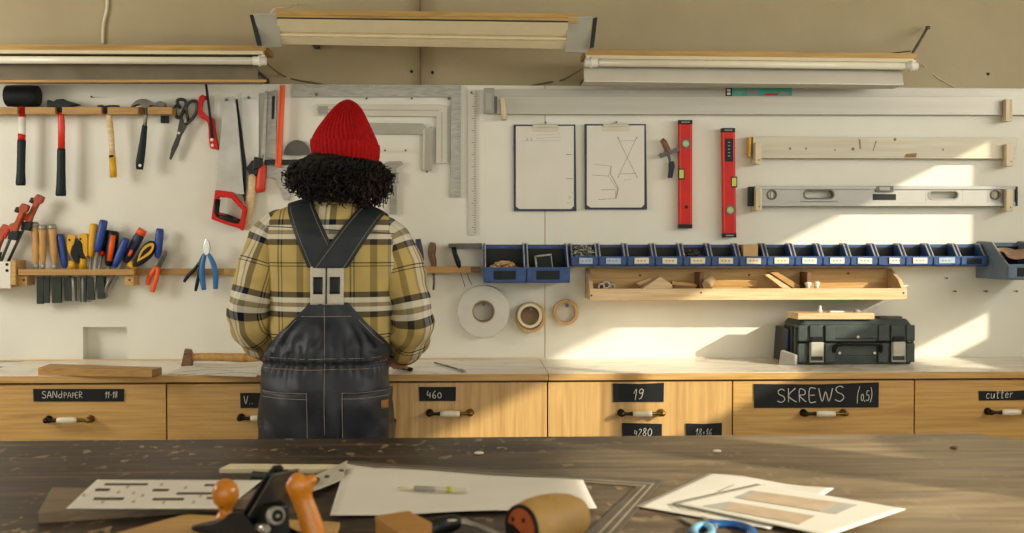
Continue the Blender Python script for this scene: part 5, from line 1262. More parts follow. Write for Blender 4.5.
# hammer lying on the counter
t = thing('hammer', 'wooden-handled hammer lying on the worktop left of the person', 'hammer', T(200, 365, CT))
hz = CT + .016
a = T(187, 366.5, CT); Yh = a.y+.02
def hp_(px, py): return P(px, py, Yh)
MB().pp([(180.5, 366.5), (184.5, 348.8), (190.5, 350), (192, 358), (191.6, 366.6)], Yh-.014, .028).build('hammer_head', 'brownwood', t, bevel=.003)
pts, rr = spline([P(190, 357.3, Yh), P(205, 356.8, Yh+.01), P(225, 357.2, Yh+.02), P(243, 357.8, Yh+.03), P(262, 357.5, Yh+.04)], [.0135, .0135, .0145, .0160, .0135], 4)
MB().tube(pts, rr, 16, .85).build('handle', 'handlewood', t)
# papers with drawings lying under the hammer
c = [T(168, 374, CT+.001), T(256, 377, CT+.001), T(262, 366, CT+.001), T(192, 363, CT+.001)]
t = tag(MB().prism(c, (0, 0, .0006)).build('drawing_sheet', 'paper_grey'), 'drawing sheet with dark lines on the worktop by the hammer', 'paper')
b = MB()
for q in ([(182, 372), (204, 369.5), (234, 370.5)], [(205, 374.5), (236, 372.2), (255, 373.5)], [(196, 366.5), (222, 368), (256, 366.7)], [(178, 375.0), (196, 373.6)]):
    b.tube([T(x, y, CT+.0018) for x, y in q], .0016, 5, .3, 0, (0, 0, 1))
b.build('drawn_line', 'ink', t)
# marker, pencil-like compass
p0, p1 = T(395, 366.2, CT+.007), T(412, 369.5, CT+.007)
tag(MB().tube([p0, p0.lerp(p1, .96), p1], [.0068, .0068, .004], 12, 1, 0, (0, 0, 1)).build('marker_pen', 'black'), 'black marker pen lying on the worktop beside the hand', 'pen')
t = thing('scriber', 'thin dark scriber lying on the worktop below the grey tape', 'scriber', T(448, 366, CT))
p0, p1, p2 = T(434.5, 362.5, CT+.004), T(458, 369.2, CT+.004), T(465, 371.5, CT+.005)
MB().tube([p0, p1], [.0026, .0028], 8, 1, 0, (0, 0, 1)).build('shaft', 'darksteel', t)
MB().tube([p1, p1.lerp(p2, .5), p2], [.003, .005, .004], 10, 1, 0, (0, 0, 1)).build('grip', 'greyplastic', t)

# ================================================================== FOREGROUND TABLE
q0, q1 = T(-120, 441.8, TT), T(975, 433.2, TT); q2 = T(1024, 440.3, TT)
d = (q2-q1); d = d/abs(d.y); q2 = q1 + d*abs(q1.y-1.45); q3 = V((q0.x, 1.45, TT))
t = thing('workbench', 'dark worn paint-flecked workbench top in the foreground', 'workbench', ((q0.x+q1.x)/2, 2.15, 0))
MB().prism([q0 - V((0, 0, .045)), q1 - V((0, 0, .045)), q2 - V((0, 0, .045)), q3 - V((0, 0, .045))], (0, 0, .045)).build('tabletop', 'table', t, bevel=.002)
for x, y in ((q0.x+.25, 1.6), (q0.x+.25, q0.y-.2), (q1.x-.2, q1.y-.2), (q1.x-.12, 1.6)):
    MB().box((x-.04, y-.04, 0), (x+.04, y+.04, TT-.046)).build('leg', 'brownwood', t, bevel=.004)
def flat(name, m, px, z, th, bevel=0, parent=None): return MB().prism([T(x, y, z) for x, y in px], (0, 0, th)).build(name, m, parent, bevel=bevel)
def sheet(px_far, px_near, z, n=14, curl=None, th=.0008):
    """paper between a far edge and a near edge given as pixel end points, softly waved"""
    rows = []
    for i in range(n+1):
        f = i/n; row = []
        for j in range(n+1):
            g = j/n
            a = T(*[px_far[0][k]*(1-g)+px_far[1][k]*g for k in (0, 1)], z); c = T(*[px_near[0][k]*(1-g)+px_near[1][k]*g for k in (0, 1)], z)
            p = a.lerp(c, f); p.z += .0015 + (curl(f, g) if curl else 0); row.append(p)
        rows.append(row)
    return MB().grid(rows), th
# plank under the slotted sheet
z = TT
c = [T(38, 524, z), T(178, 514.5, z+.0), T(262, 508, z), T(262, 500, z), T(52, 497.5, z)]
tag(MB().prism([V((p.x, p.y, z)) for p in c], (0, 0, .020)).build('wooden_board', 'boardgrey', bevel=.0015), 'grey-brown board under the sheet with dark slots', 'board')
zp = TT+.0205
t = thing('printed_sheet', 'white printed sheet with dark slot marks on the bench', 'sheet', T(165, 495, zp))
b, th = sheet(((97, 480.5), (262, 481)), ((66, 509.5), (226, 509.5)), zp); b.build('paper', 'paper', t, solid=th)
def slot(x0, y0, x1, y1, sk=0, mi=0):
    MB().prism([T(x0+sk, y0, zp+.0024), T(x1+sk, y0, zp+.0024), T(x1, y1, zp+.0024), T(x0, y1, zp+.0024)], (0, 0, .0003), 0).build('printed_dot' if mi else 'printed_slot', 'tanprint' if mi else 'slot', t)
for q in ((104, 483.3, 147, 485.3), (94.5, 488.5, 109, 491), (152, 489, 168, 491.2), (93, 497.5, 123, 500), (152, 498, 183, 500.3), (176, 492.3, 212, 494.4), (204, 484, 228, 486), (206, 497, 222, 499)): slot(*q, 1.5, 0)
for x, y in ((127, 487), (161, 484.5), (83, 495), (118, 492), (133, 493), (142, 495.5), (185, 487.5), (200, 496), (102, 502), (133, 501.5), (163, 502.5), (193, 502)): slot(x-1.4, y-1.2, x+1.2, y+1.2, 1.5, 1)
# light wood strip and bevel gauge
tag(flat('wooden_strip', 'cream', [(219, 473.3), (347, 473.6), (338, 469), (230, 468.2)], TT, .01, .001), 'thin pale wooden strip behind the hand plane', 'strip')
t = thing('angle_gauge', 'adjustable angle gauge with a wide pale steel blade behind the plane', 'gauge', T(312, 480, TT))
za = TT+.012
b = MB()
pl = [T(*q, za) for q in ((347.5, 464.5), (343, 478), (314, 491.5), (288, 489.5))]
tip = .030
b.prism([pl[0]+V((0, 0, .006)), pl[1]+V((0, 0, -.004)), pl[2], pl[3]], (0, 0, .003)); b.build('blade', 'alu_pale', t, bevel=.0006)
b = MB()
for px, py in ((341.5, 470.3), (327, 476.3)): p = T(px, py, za+.005); b.lathe(p + V((0, 0, -.002)), (0, 0, 1), [(0, .005), (.004, .005)], 12)
b.build('screw_head', 'darksteel', t)
MB().prism([T(*q, TT) for q in ((252, 480), (320, 487), (316, 492), (250, 486))], (0, 0, .02)).build('stock', 'iron', t, bevel=.003)
# steel square on the bench
t = thing('framing_square', 'large dark steel framing square lying flat on the bench', 'square', T(640, 485, TT))
z = TT
o = [T(*q, z) for q in ((346, 462), (663, 481), (608, 545), (574, 545), (636, 487.5), (350, 466.5))]
MB().prism([V((p.x, p.y, z)) for p in o], (0, 0, .003)).build('blade', 'benchsteel', t, bevel=.0008)
b = MB(); zz = TT+.0032
for off in (.35, .68):
    a_ = [(346+4*off, 462+4.5*off), (663-27*off, 481+6.5*off)]; w0 = .28
    b.prism([T(a_[0][0], a_[0][1], zz), T(a_[1][0], a_[1][1], zz), T(a_[1][0]-1, a_[1][1]+w0*2, zz), T(a_[0][0]+1, a_[0][1]+w0*2, zz)], (0, 0, .0003))
for off in (.3, .62):
    x0, x1 = 663-27*off, 608-34*off
    b.prism([T(x0-2, 481+6.5*off, zz), T(x0, 481+6.5*off, zz), T(x1+2.2, 545, zz), T(x1-.3, 545, zz)], (0, 0, .0003))
b.build('scale_groove', 'benchgroove', t)
# middle drawing
zp = TT+.0035
t = thing('drawing_sheet', 'large blank drawing sheet in the middle of the bench', 'paper', T(460, 490, zp))
def crl(f, g): return .006*max(0, (.12-g)/.12)*(1-f) + .003*math.sin(g*5+f*2)**2
b, th = sheet(((346, 467.5), (583, 482)), ((330, 517.5), (597, 509.5)), zp, 24, crl); b.build('paper', 'paper', t, solid=th)
# ballpoint pen
t = thing('ballpoint_pen', 'translucent yellowish pen lying on the middle drawing sheet', 'pen', T(440, 489, zp))
zq = zp+.0095
a, c = T(398, 487.6, zq), T(468, 490.5, zq)
def al(f): return a.lerp(c, f)
b = MB(); b.tube([al(0), al(.05), al(.24)], [.0015, .0035, .0042], 12, 1, 0, (0, 0, 1)); b.build('tip', 'cream', t)
b = MB(); b.tube([al(.24), al(.52)], [.0052, .0052], 12, 1, 0, (0, 0, 1)); b.build('grip', 'greyplastic', t)
b = MB(); b.tube([al(.52), al(.72), al(.73), al(.78), al(.79), al(.98), al(1)], [.0047, .0047, .0055, .0055, .0047, .0045, .003], 12, 1, 0, (0, 0, 1)); b.build('barrel', 'alu_pale', t)
b = MB(); b.tube([al(.70), al(.79)], [.0057, .0057], 12, 1, 0, (0, 0, 1)); b.build('ring', 'vial', t)
# wood chips scattered
for px, py, s_, m, lab in ((479, 454.5, .012, 'cream', 'pale wood chip on the bench below the 460 drawer'), (717, 452.5, .011, 'paper', 'white wood chip on the bench right of the middle'), (954, 449, .010, 'brownwood', 'dark small knot-like chip at the right end of the bench')):
    p = T(px, py, TT); r = Matrix.Rotation(.4, 3, 'Z')
    tag(MB().sph(p + V((0, 0, .0035)), (s_, s_*.8, .0038), 0, 10, 6, r).build('wood_chip', m), lab, 'wood chip')
# right papers
zp = TT+.0008
def crl2(f, g): return .004*math.sin(g*4+.5)**2*(1-f) + .002*f
t = thing('drawing_sheet', 'white drawing sheet with a small brown angle sketch, lower of the right pair', 'paper', T(720, 490, zp), 'two overlapping drawings on the right')
b, th = sheet(((708, 474.5), (834, 491)), ((636, 508), (770, 531)), zp, 18, crl2); b.build('paper', 'paper', t, solid=th)
b = MB()
zz = zp+.0075
for q, r in (([(694, 499.5), (673, 504.5), (680, 509), (705, 512)], .0016), ([(718, 491.5), (734, 484.5)], .0012), ([(764, 484.5), (777, 489)], .001)): b.tube([T(x, y, zz) for x, y in q], r, 6, .2, 0, (0, 0, 1))
b.build('drawn_line', 'brownwood', t)
zp2 = TT+.0085
t = thing('drawing_sheet', 'white drawing sheet with two long tan bars, upper of the right pair', 'paper', T(810, 505, zp2), 'two overlapping drawings on the right')
b, th = sheet(((757, 484.5), (906, 510)), ((672, 503.5), (828, 537)), zp2, 18, lambda f, g: .0); b.build('paper', 'paper', t, solid=th)
b = MB(); zz = zp2+.0024
def par(q, mi): b.prism([T(x, y, zz + .0005*mi) for x, y in q], (0, 0, .0003), mi)
par([(751, 490.5), (858, 505), (836, 514), (734, 497.5)], 0); par([(759, 491.5), (840, 502.6), (820, 511.2), (742, 498.7)], 1)
par([(729, 501.5), (815, 516), (800, 524), (702, 506)], 0); par([(734, 502.5), (815, 516), (800, 524), (722, 509.5)], 1)
b.build('printed_bar', ['greyprint', 'tanprint'], t)
# blue scissors at the bottom edge
t = thing('scissors', 'blue-handled scissors at the front edge of the bench below the drawings', 'scissors', T(712, 528, TT))
zs2 = TT+.006
b = MB()
pts = [T(x, y, zs2) for x, y in circ(722, 533, 30, 26, 9)]; b.tube(pts, .009, 10, .8, 0, (0, 0, 1), closed=True); b.build('handle', 'scissorblue', t)
b = MB(); pts = [T(x, y, zs2+.004) for x, y in circ(703, 531, 9, 20, 6.5)]; b.tube(pts, .0065, 10, .8, 0, (0, 0, 1), closed=True); b.build('small_handle', 'lightblue', t)
b = MB(); b.prism([T(*q, zs2-.004) for q in ((678, 518), (692, 521), (706, 527), (700, 530), (688, 524))], (0, 0, .003)); b.prism([T(*q, zs2+.0) for q in ((701, 517.5), (706, 518.5), (718, 528), (712, 530))], (0, 0, .003)); b.build('blade', 'steel', t)

# ================================================================== HAND PLANE
zb = TT
tag(MB().prism([T(x, y, TT) for x, y in ((186, 520.5), (340, 529), (330, 560), (90, 560), (112, 541))], (0, 0, .012)).build('wooden_board', 'pine', bevel=.002), 'orange-brown board under the hand plane', 'board')
zs_p = TT + .0125
YT = 1.765; kp = P(225.5, 517, 1.90); tp = P(311, 533, YT)
u = V((tp.x-kp.x, tp.y-kp.y, 0)); D = u.length; u.normalize(); n_ = V((-u.y, u.x, 0))
O = V((kp.x, kp.y, zs_p))
def L_(s, tt, z): return O + u*s + n_*tt + V((0, 0, z))
t = thing('hand_plane', 'black iron hand plane with varnished wooden knob and tote', 'hand plane', L_(D*.5, 0, 0))
b = MB()
out = [L_(-.055, -.026, 0), L_(-.045, -.031, 0), L_(D+.075, -.031, 0), L_(D+.085, -.026, 0), L_(D+.085, .026, 0), L_(D+.075, .031, 0), L_(-.045, .031, 0), L_(-.055, .026, 0)]
b.prism(out, (0, 0, .007))
for tt in (-.031, .0275):
    pr = sp([(-.05, .005), (-.03, .012), (.0, .018), (.03, .03), (.055, .046), (.085, .047), (.11, .03), (.14, .018), (D+.05, .014), (D+.075, .006)], 4)
    pr = pr + [(D+.075, .002), (-.05, .002)]
    b.prism([L_(s, tt, z) for s, z in pr], n_*.0035)
b.build('sole_and_cheeks', 'iron', t, bevel=.0012)
b = MB(); b.lathe(L_(0, 0, .0075), (0, 0, 1), [(0, .014), (.01, .014), (.016, .010)], 20); b.prism([L_(s, -.018, z) for s, z in ((.065, .0075), (.140, .0075), (.135, .06), (.115, .065))], n_*.036)
b.build('frog', 'iron', t, bevel=.002)
def slab(s0, z0, s1, z1, th, wdt):
    dd = V((s1-s0, z1-z0, 0)).normalized(); nn = (-dd.y*th, dd.x*th)
    return [L_(s0, -wdt/2, z0), L_(s1, -wdt/2, z1), L_(s1+nn[0], -wdt/2, z1+nn[1]), L_(s0+nn[0], -wdt/2, z0+nn[1])]
b = MB(); b.prism(slab(.060, .004, .152, .116, .004, .052), n_*.052); b.build('blade_iron', 'darksteel', t, bevel=.0008)
b = MB(); b.prism(slab(.056, .016, .136, .112, .008, .048), n_*.046); b.prism(slab(.044, .022, .060, .042, .006, .048), n_*.046); b.build('lever_cap', 'iron', t, bevel=.003)
b = MB(); c_ = L_(.075, -.03, .068); b.prism([L_(.122, -.008, .105), L_(.138, -.008, .120), L_(.128, -.008, .126), L_(.114, -.008, .113)], n_*.016); b.build('cam_lever', 'iron', t, bevel=.002)
b = MB(); c_ = P(274, 515.5, 1.79)
ax = (u*.8 + V((0, -.35, .15))).normalized(); pr = [(0, .0125), (.002, .0145), (.010, .0145), (.012, .0125)]
b.lathe(c_, ax, pr, 26, 0); b.lathe(c_ + ax*.012, ax, [(0, .0095), (.0006, .0095)], 20, 1); b.lathe(c_ + ax*.0125, ax, [(0, .003), (.002, .003)], 10, 0); b.build('adjusting_wheel', ['steel', 'black'], t)
c_ = P(266, 529, 1.79); MB().lathe(c_, ax, [(-.03, .008), (-.01, .008), (0, .0085), (.004, .006)], 16).build('adjuster_screw', 'chrome', t)
b = MB(); kz = .0235
b.lathe(L_(0, 0, kz), (0, 0, 1), [(0, .0165), (.002, .0165), (.006, .0125), (.012, .0105), (.018, .0125), (.025, .0185), (.034, .0215), (.044, .0215), (.053, .0185), (.060, .012), (.063, .005), (.0632, .001)], 32); b.build('knob', 'amber', t)
c_ = L_(-.0, 0, kz+.021) + V((-.003, -.0125, 0)); MB().lathe(c_, (0, -1, 0.1), [(0, .0035), (.0012, .0035)], 10).build('knob_nick', 'black', t)
b = MB()
top = P(302, 478, 1.80); s0 = D
prof = [V((tp.x + .006, tp.y, zs_p+.006)), V((tp.x + .004, tp.y, zs_p+.03)), P(307, 511, YT), P(302, 498, YT), P(300, 488, YT), P(303, 480, YT), P(305.5, 476.5, YT)]
pts, rr = spline(prof, [.021, .0185, .0165, .0165, .0205, .0190, .0090], 5)
b.tube(pts, rr, 20, .72, 0, (-u.y*0 + 0, 1, 0)); b.sph(P(294, 486, YT), (.0135, .011, .012), 0, 16, 10); b.sph(P(311, 480, YT), (.010, .0105, .009), 0, 16, 10)
o = b.build('tote', 'amber', t)
q = o.modifiers.new('fuse', 'REMESH'); q.mode = 'VOXEL'; q.voxel_size = .0022; q.use_smooth_shade = True
q = o.modifiers.new('soften', 'SMOOTH'); q.factor = .5; q.iterations = 8
# ================================================================== BLOCK, CHISEL, ROUNDED BLOCK
zb = TT
def bl(px, py, z): return T(px, py, z)
ztop = TT+.036
tpz = [T(*q, ztop) for q in ((375, 515.5), (409, 510.5), (432, 522.5), (420, 541), (396, 530))]
tag(MB().prism([V((p.x, p.y, TT)) for p in tpz], (0, 0, .036)).build('wooden_block', 'blockwood', bevel=.0015), 'small honey-coloured wooden block at the front of the bench', 'block')
t = thing('chisel', 'chisel with a short black handle lying beside the wooden block', 'chisel', T(450, 530, TT))
pts, rr = spline([T(424, 533, TT+.016), T(436, 527, TT+.018), T(452, 523, TT+.017), T(459, 522.5, TT+.016)], [.013, .0155, .0145, .0105], 4)
MB().tube(pts, rr, 16, 1, 0, (0, 0, 1)).build('handle', 'black', t)
MB().tube([T(448, 520.5, TT+.0315), T(456, 520, TT+.0305)], [.003, .0028], 10, .5, 0, (0, 0, 1)).build('handle_mark', 'cream', t)
MB().tube([T(458, 522.5, TT+.016), T(463, 522.3, TT+.015), T(478, 526, TT+.011), T(502, 536, TT+.006)], [.0105, .0075, .0055, .005], 12, .8, 0, (0, 0, 1)).build('shaft', 'steel', t)
# rounded sanding block: barrel-shaped body with an orange end face
t = thing('mallet_head', 'rounded honey-coloured wooden mallet head with orange end face', 'mallet', T(545, 540, TT))
cA = T(522, 528, .892); cB = cA + V((.088, .074, 0))
ax = (cB-cA).normalized(); Lr = (cB-cA).length
prof = [(0, .040), (.004, .043), (.025, .0480), (.05, .0500), (.08, .0480), (.105, .0425), (.124, .033), (.134, .02), (.138, .006)]
sc_ = Lr/.115
b = MB(); b.lathe(cA, ax, [(d_*sc_, r_*.88) for d_, r_ in prof], 40); b.build('barrel', 'honey', t)
b = MB(); b.lathe(cA - ax*.0015, ax, [(0, .0315), (.004, .0315)], 36, 0); b.build('end_face', 'orangeface', t)
b = MB()
e1 = ax.orthogonal().normalized(); e2 = ax.cross(e1)
ou = [cA - ax*.0028 + e1*math.cos(a)*.0365 + e2*math.sin(a)*.0365 for a in [2*PI*i/40 for i in range(40)]]; inn = [cA - ax*.0028 + e1*math.cos(a)*.0315 + e2*math.sin(a)*.0315 for a in [2*PI*i/40 for i in range(40)]]
b.ring(ou, inn, ax*.006); b.build('dark_band', 'black', t)
right = V((1, 0, 0)); right = (right - ax*right.dot(ax)).normalized(); upv = V((0, 0, 1)); upv = (upv - ax*upv.dot(ax)).normalized()
def fc(a_, c_): return cA - ax*.003 + right*a_ + upv*c_
b = MB(); b.prism([fc(*q) for q in ((-.030, .003), (-.02, .003), (0.0, -.008), (.025, -.016), (.019, -.024), (.0, -.0305), (-.02, -.024), (-.029, -.009))], ax*.002)
for q in ((-.019, .011), (.005, .013)): b.prism([fc(q[0]+.0025*math.cos(a), q[1]+.004*math.sin(a)) for a in [2*PI*i/10 for i in range(10)]], ax*.002)
b.build('dark_inlay', 'black', t)
b = MB(); pp_ = cA + ax*(.055*sc_); b.tube([pp_ + upv*.0437 + right*.0 - V((0, .004, 0)), pp_ + upv*.0425 + right*.006 - V((0, .014, .001))], .0016, 8, .5); b.build('yellow_mark', 'yellow', t)

# ================================================================== THE PERSON
XC, YC = -.388, 3.45
def lerp_table(tab, z):
    if z <= tab[0][0]: return tab[0][1:]
    for a, c in zip(tab, tab[1:]):
        if z <= c[0]:
            f = (z-a[0])/(c[0]-a[0]); f = f*f*(3-2*f)*.5 + f*.5
            return tuple(p*(1-f)+q*f for p, q in zip(a[1:], c[1:]))
    return tab[-1][1:]
def smooth(a, c, x): t_ = max(0, min(1, (x-a)/(c-a))); return t_*t_*(3-2*t_)
person = thing('person', 'person seen from behind in red beanie, yellow plaid shirt and dark overalls', 'person', (XC, YC, 0))
# ---- body: one continuous figure under the clothes
HX, HY_, HZ = -.352, 3.475, 1.600       # head centre
b = MB()
def cp(*a): b.caps(*a)
b.sph((HX, HY_, HZ+.012), (.074, .092, .100), 0, 24, 16)                         # skull
b.sph((HX+.004, HY_+.045, HZ-.045), (.055, .05, .065), 0, 20, 12)                # face / jaw
b.sph((HX+.005, HY_+.082, HZ-.095), (.022, .018, .018), 0, 12, 8)                # chin
cp((HX+.005, HY_+.090, HZ+.005), (HX+.006, HY_+.108, HZ-.03), .009, .014)        # nose
b.sph((HX-.022, HY_+.082, HZ+.022), (.022, .012, .008)); b.sph((HX+.030, HY_+.082, HZ+.022), (.022, .012, .008))   # brows
cp((HX-.014, HY_+.092, HZ-.062), (HX+.024, HY_+.092, HZ-.062), .007, .007)       # lips
for sg in (-1, 1): b.sph((HX+sg*.076, HY_-.002, HZ-.012), (.010, .019, .031))    # ears
cp((XC+.015, YC+.005, 1.40), (HX, HY_-.005, HZ-.06), .058, .054)                 # neck
cp((XC-.125, YC, 1.352), (XC+.125, YC, 1.332), .050, .050)                       # shoulder girdle
b.sph((XC, YC+.005, 1.24), (.165, .105, .17), 0, 24, 16); b.sph((XC, YC+.005, 1.08), (.145, .10, .14), 0, 24, 16); b.sph((XC-.008, YC, .90), (.165, .115, .12), 0, 24, 16)
AL = [V((XC-.172, YC+.004, 1.364)), V((XC-.240, YC-.010, 1.115)), V((XC-.190, YC+.215, .990))]
AR = [V((XC+.170, YC+.004, 1.344)), V((XC+.228, YC-.010, 1.095)), V((XC+.178, YC+.205, .990))]
for A in (AL, AR):
    cp(A[0], A[1], .052, .042); cp(A[1], A[2], .042, .029)
for sg in (-1, 1):
    hx = XC-.008+sg*.09
    cp((hx, YC, .86), (hx+sg*.012, YC+.01, .48), .085, .056); cp((hx+sg*.012, YC+.01, .48), (hx+sg*.015, YC-.03, .10), .056, .038)
    cp((hx+sg*.015, YC-.045, .04), (hx+sg*.03, YC+.13, .035), .032, .03)
# hands: palm, four fingers, thumb resting on the worktop
def hand(wrist, sg):
    tgt = V((wrist.x - sg*.012, wrist.y + .095, CT+.024)); f = (tgt-wrist).normalized(); lat = V((1, 0, 0)); lat = (lat - f*lat.dot(f)).normalized(); up = lat.cross(f)
    pc = wrist + f*.055
    R = Matrix((lat, f, up)).transposed()
    b.sph(pc, (.040, .052, .016), 0, 18, 12, R); b.caps(wrist, wrist+f*.03, .027, .026)
    k0 = wrist + f*.095
    for i, (o, L) in enumerate(((-.030, .062), (-.010, .074), (.010, .078), (.029, .068))):
        o *= -sg if False else 1
        a = k0 + lat*o*.98; dirr = (V((lat.x*o*2.2, 1, -.10))).normalized(); a2 = a + dirr*L*.5; a2.z = max(a2.z, CT+.010); a3 = a2 + V((dirr.x*.5, 1, -.35)).normalized()*L*.32; a3.z = max(a3.z, CT+.0090); a4 = a3 + V((0, 1, -.5)).normalized()*L*.25; a4.z = max(a4.z, CT+.0085)
        b.caps(a, a2, .0100, .0090); b.caps(a2, a3, .0090, .0082); b.caps(a3, a4, .0082, .0074)
    th = wrist + f*.035 - lat*sg*.030; t2 = th + (f*.6 - lat*sg*.75).normalized()*.038; t3 = t2 + (f*.9 - lat*sg*.3).normalized()*.030
    t2.z = max(t2.z, CT+.012); t3.z = max(t3.z, CT+.0105)
    b.caps(th, t2, .0135, .0110); b.caps(t2, t3, .0110, .0088)
hand(AL[2], -1); hand(AR[2], 1)
body = b.build('body', 'skin', person)
q = body.modifiers.new('fuse', 'REMESH'); q.mode = 'VOXEL'; q.voxel_size = .0052; q.use_smooth_shade = True
q = body.modifiers.new('soften', 'SMOOTH'); q.factor = .5; q.iterations = 4
for sg in (-1, 1):
    e = MB(); c_ = V((HX+.004+sg*.029, HY_+.083, HZ+.006)); e.sph(c_, .0125, 0, 16, 10); e.sph(c_+V((0, .0085, 0)), (.006, .005, .006), 1, 12, 8); e.build('eye', ['white', 'hairtip'], person)
# ---- shirt
TOR = [(.98, .160, .112, .0), (1.03, .172, .120, .0), (1.07, .182, .126, .0), (1.12, .184, .126, .0), (1.20, .192, .126, .002), (1.28, .200, .126, .004), (1.345, .204, .124, .006), (1.383, .198, .114, .010), (1.410, .178, .098, .014), (1.430, .142, .083, .018), (1.444, .104, .072, .022), (1.453, .080, .066, .026), (1.465, .068, .064, .030), (1.48, .066, .064, .034)]
PP = .209
def torso_pt(z, th, off=0, fold=True):
    a, bb, cy = lerp_table(TOR, z)
    n = 2.35
    c, s = math.cos(th), math.sin(th)
    x = math.copysign(abs(c)**(2/n), c)*(a+off); y = math.copysign(abs(s)**(2/n), s)*(bb+off)
    p = V((XC + x, YC + cy + y, z - .06*x*smooth(1.15, 1.40, z)))
    if fold:
        nrm = V((c, s, 0))
        w_ = noise.noise(V((x*9, z*5+3, 1.7+y*4)))*.009 + noise.noise(V((x*22+z*9, z*16, y*8)))*.006
        w_ += .006*math.sin(x*55 + 3*noise.noise(V((x*4, z*3, 0)))*3)*(1-smooth(1.02, 1.16, z))
        p += nrm*w_*(1-smooth(1.42, 1.46, z))
    return p
b = MB(); rows, uvs = [], []
NZ, NT_ = 70, 110
for i in range(NZ+1):
    z = .985 + (1.48-.985)*i/NZ; r, u_ = [], []
    for j in range(NT_):
        th = 2*PI*j/NT_; p = torso_pt(z, th); r.append(p)
        x = p.x-XC
        u_.append(((x - .009)/PP + .04 + 10, (p.z - 1.117)/PP + 10))
    rows.append(r); uvs.append(u_)
b.grid(rows, 0, True, uvs)
# stand-up collar, folded
cr = []; cu = []
for i, (dr, z) in enumerate(((.0, 1.452), (.002, 1.482), (.006, 1.490), (.014, 1.478), (.022, 1.448), (.020, 1.446))):
    r, u_ = [], []
    for j in range(64):
        th = 2*PI*j/64; x = math.cos(th)*(.064+dr); y = math.sin(th)*(.062+dr); r.append(V((XC+.006+x, YC+.032+y, z-.05*x - (.012 if y > .03 and i >= 3 else 0)))); u_.append((x/PP+.3, z/PP*1.0+.1*i))
    cr.append(r); cu.append(u_)
b.grid(cr, 0, True, cu)
def sleeve(A, sg):
    sh, el, wr = A
    pts = [sh + V((-sg*.06, .004, .010)), sh + V((-sg*.006, 0, .004)), sh.lerp(el, .25) + V((sg*.012, -.004, 0)), sh.lerp(el, .55) + V((sg*.014, -.008, 0)), sh.lerp(el, .85) + V((sg*.012, -.008, 0)), el + V((sg*.004, .01, -.015)), el.lerp(wr, .25) + V((0, 0, -.022)), el.lerp(wr, .55) + V((0, 0, -.016)), el.lerp(wr, .85), wr + V((0, -.012, 0))]
    rr = [.050, .061, .064, .063, .064, .067, .067, .062, .050, .037]
    pts, rr = spline(pts, rr, 7)
    Lacc = [0]
    for a, c in zip(pts, pts[1:]): Lacc.append(Lacc[-1] + (c-a).length)
    def rip(q, i, th):
        c = pts[i]; d_ = q-c; f = noise.noise(q*14 + V((sg*3, 0, 0)))*.16 + noise.noise(q*34)*.08 + .06*math.sin(Lacc[i]*95 + 2.2*math.cos(th) + 4*noise.noise(c*7))*smooth(.16, .26, Lacc[i])
        return c + d_*(1+f)
    b.tube(pts, rr, 30, 1.05, 0, (0, 1, .001), True, (.12 if sg > 0 else .62, .52, .066/PP, -1/PP), False, rip)
sleeve(AL, -1); sleeve(AR, 1)
shirt = b.build('plaid_shirt', 'plaid', person, subsurf=1)
tv = [tuple(v_) for v_ in b.v]; tf = [f for f in b.f]
BV = BVHTree.FromPolygons(tv, tf)
# yoke seam across the back
b = MB(); pts = []
for i in range(30):
    x = XC-.185+.37*i/29; z = 1.370 - .06*(x-XC); h = BV.ray_cast(V((x, YC-.5, z)), V((0, 1, 0)))
    if h[0]: pts.append(h[0] + V((0, -.001, 0)))
b.tube(pts, .0016, 6, 1, 0, (0, 0, 1)); b.build('yoke_seam', 'navy', person)
# cuffs
for A, sg in ((AL, -1), (AR, 1)):
    d_ = (A[2]-A[1]).normalized(); b = MB(); b.tube([A[2]-d_*.012, A[2]-d_*.008, A[2]+d_*.022, A[2]+d_*.026], [.034, .0385, .0365, .031], 22, 1, 0, (1, 0, 0), True, (0.3, .1, .036/PP, 1/PP)); b.build('cuff', 'plaid', person)
# ---- overalls: hips and legs
PX = XC-.018
PEL = [(.755, .188, .140), (.80, .196, .148), (.86, .196, .150), (.91, .192, .147), (.95, .186, .141), (.985, .180, .136), (1.005, .177, .132), (1.025, .170, .122), (1.045, .160, .110)]
def pel_pt(z, th, off=0):
    a, bb = lerp_table(PEL, z); n = 2.3; c, s = math.cos(th), math.sin(th)
    x = math.copysign(abs(c)**(2/n), c)*(a+off); y = math.copysign(abs(s)**(2/n), s)*(bb+off)
    if s < 0: y -= .012*math.exp(-((abs(x)-.085)/.06)**2)*math.exp(-((z-.87)/.06)**2)      # seat
    if s < 0: y += .010*math.exp(-(x/.02)**2)*(1-smooth(.86, .93, z))
    g = math.exp(-((z-.992)/.035)**2)
    w_ = .0042*math.sin(th*46 + 2*noise.noise(V((x*20, z*6, 0))))*g + .015*noise.noise(V((x*13 + z*4, z*6, y*9))) + .0045*noise.noise(V((x*30+z*8, z*10, 5)))
    w_ -= .004*math.exp(-((z-.978)/.004)**2) + .004*math.exp(-((z-1.008)/.004)**2)
    return V((PX + x + c*w_, YC + y + s*w_, z))
b = MB(); rows = []
for i in range(61):
    z = .755 + (1.04-.755)*i/60; rows.append([pel_pt(z, 2*PI*j/220) for j in range(220)])
b.grid(rows, 0, True)
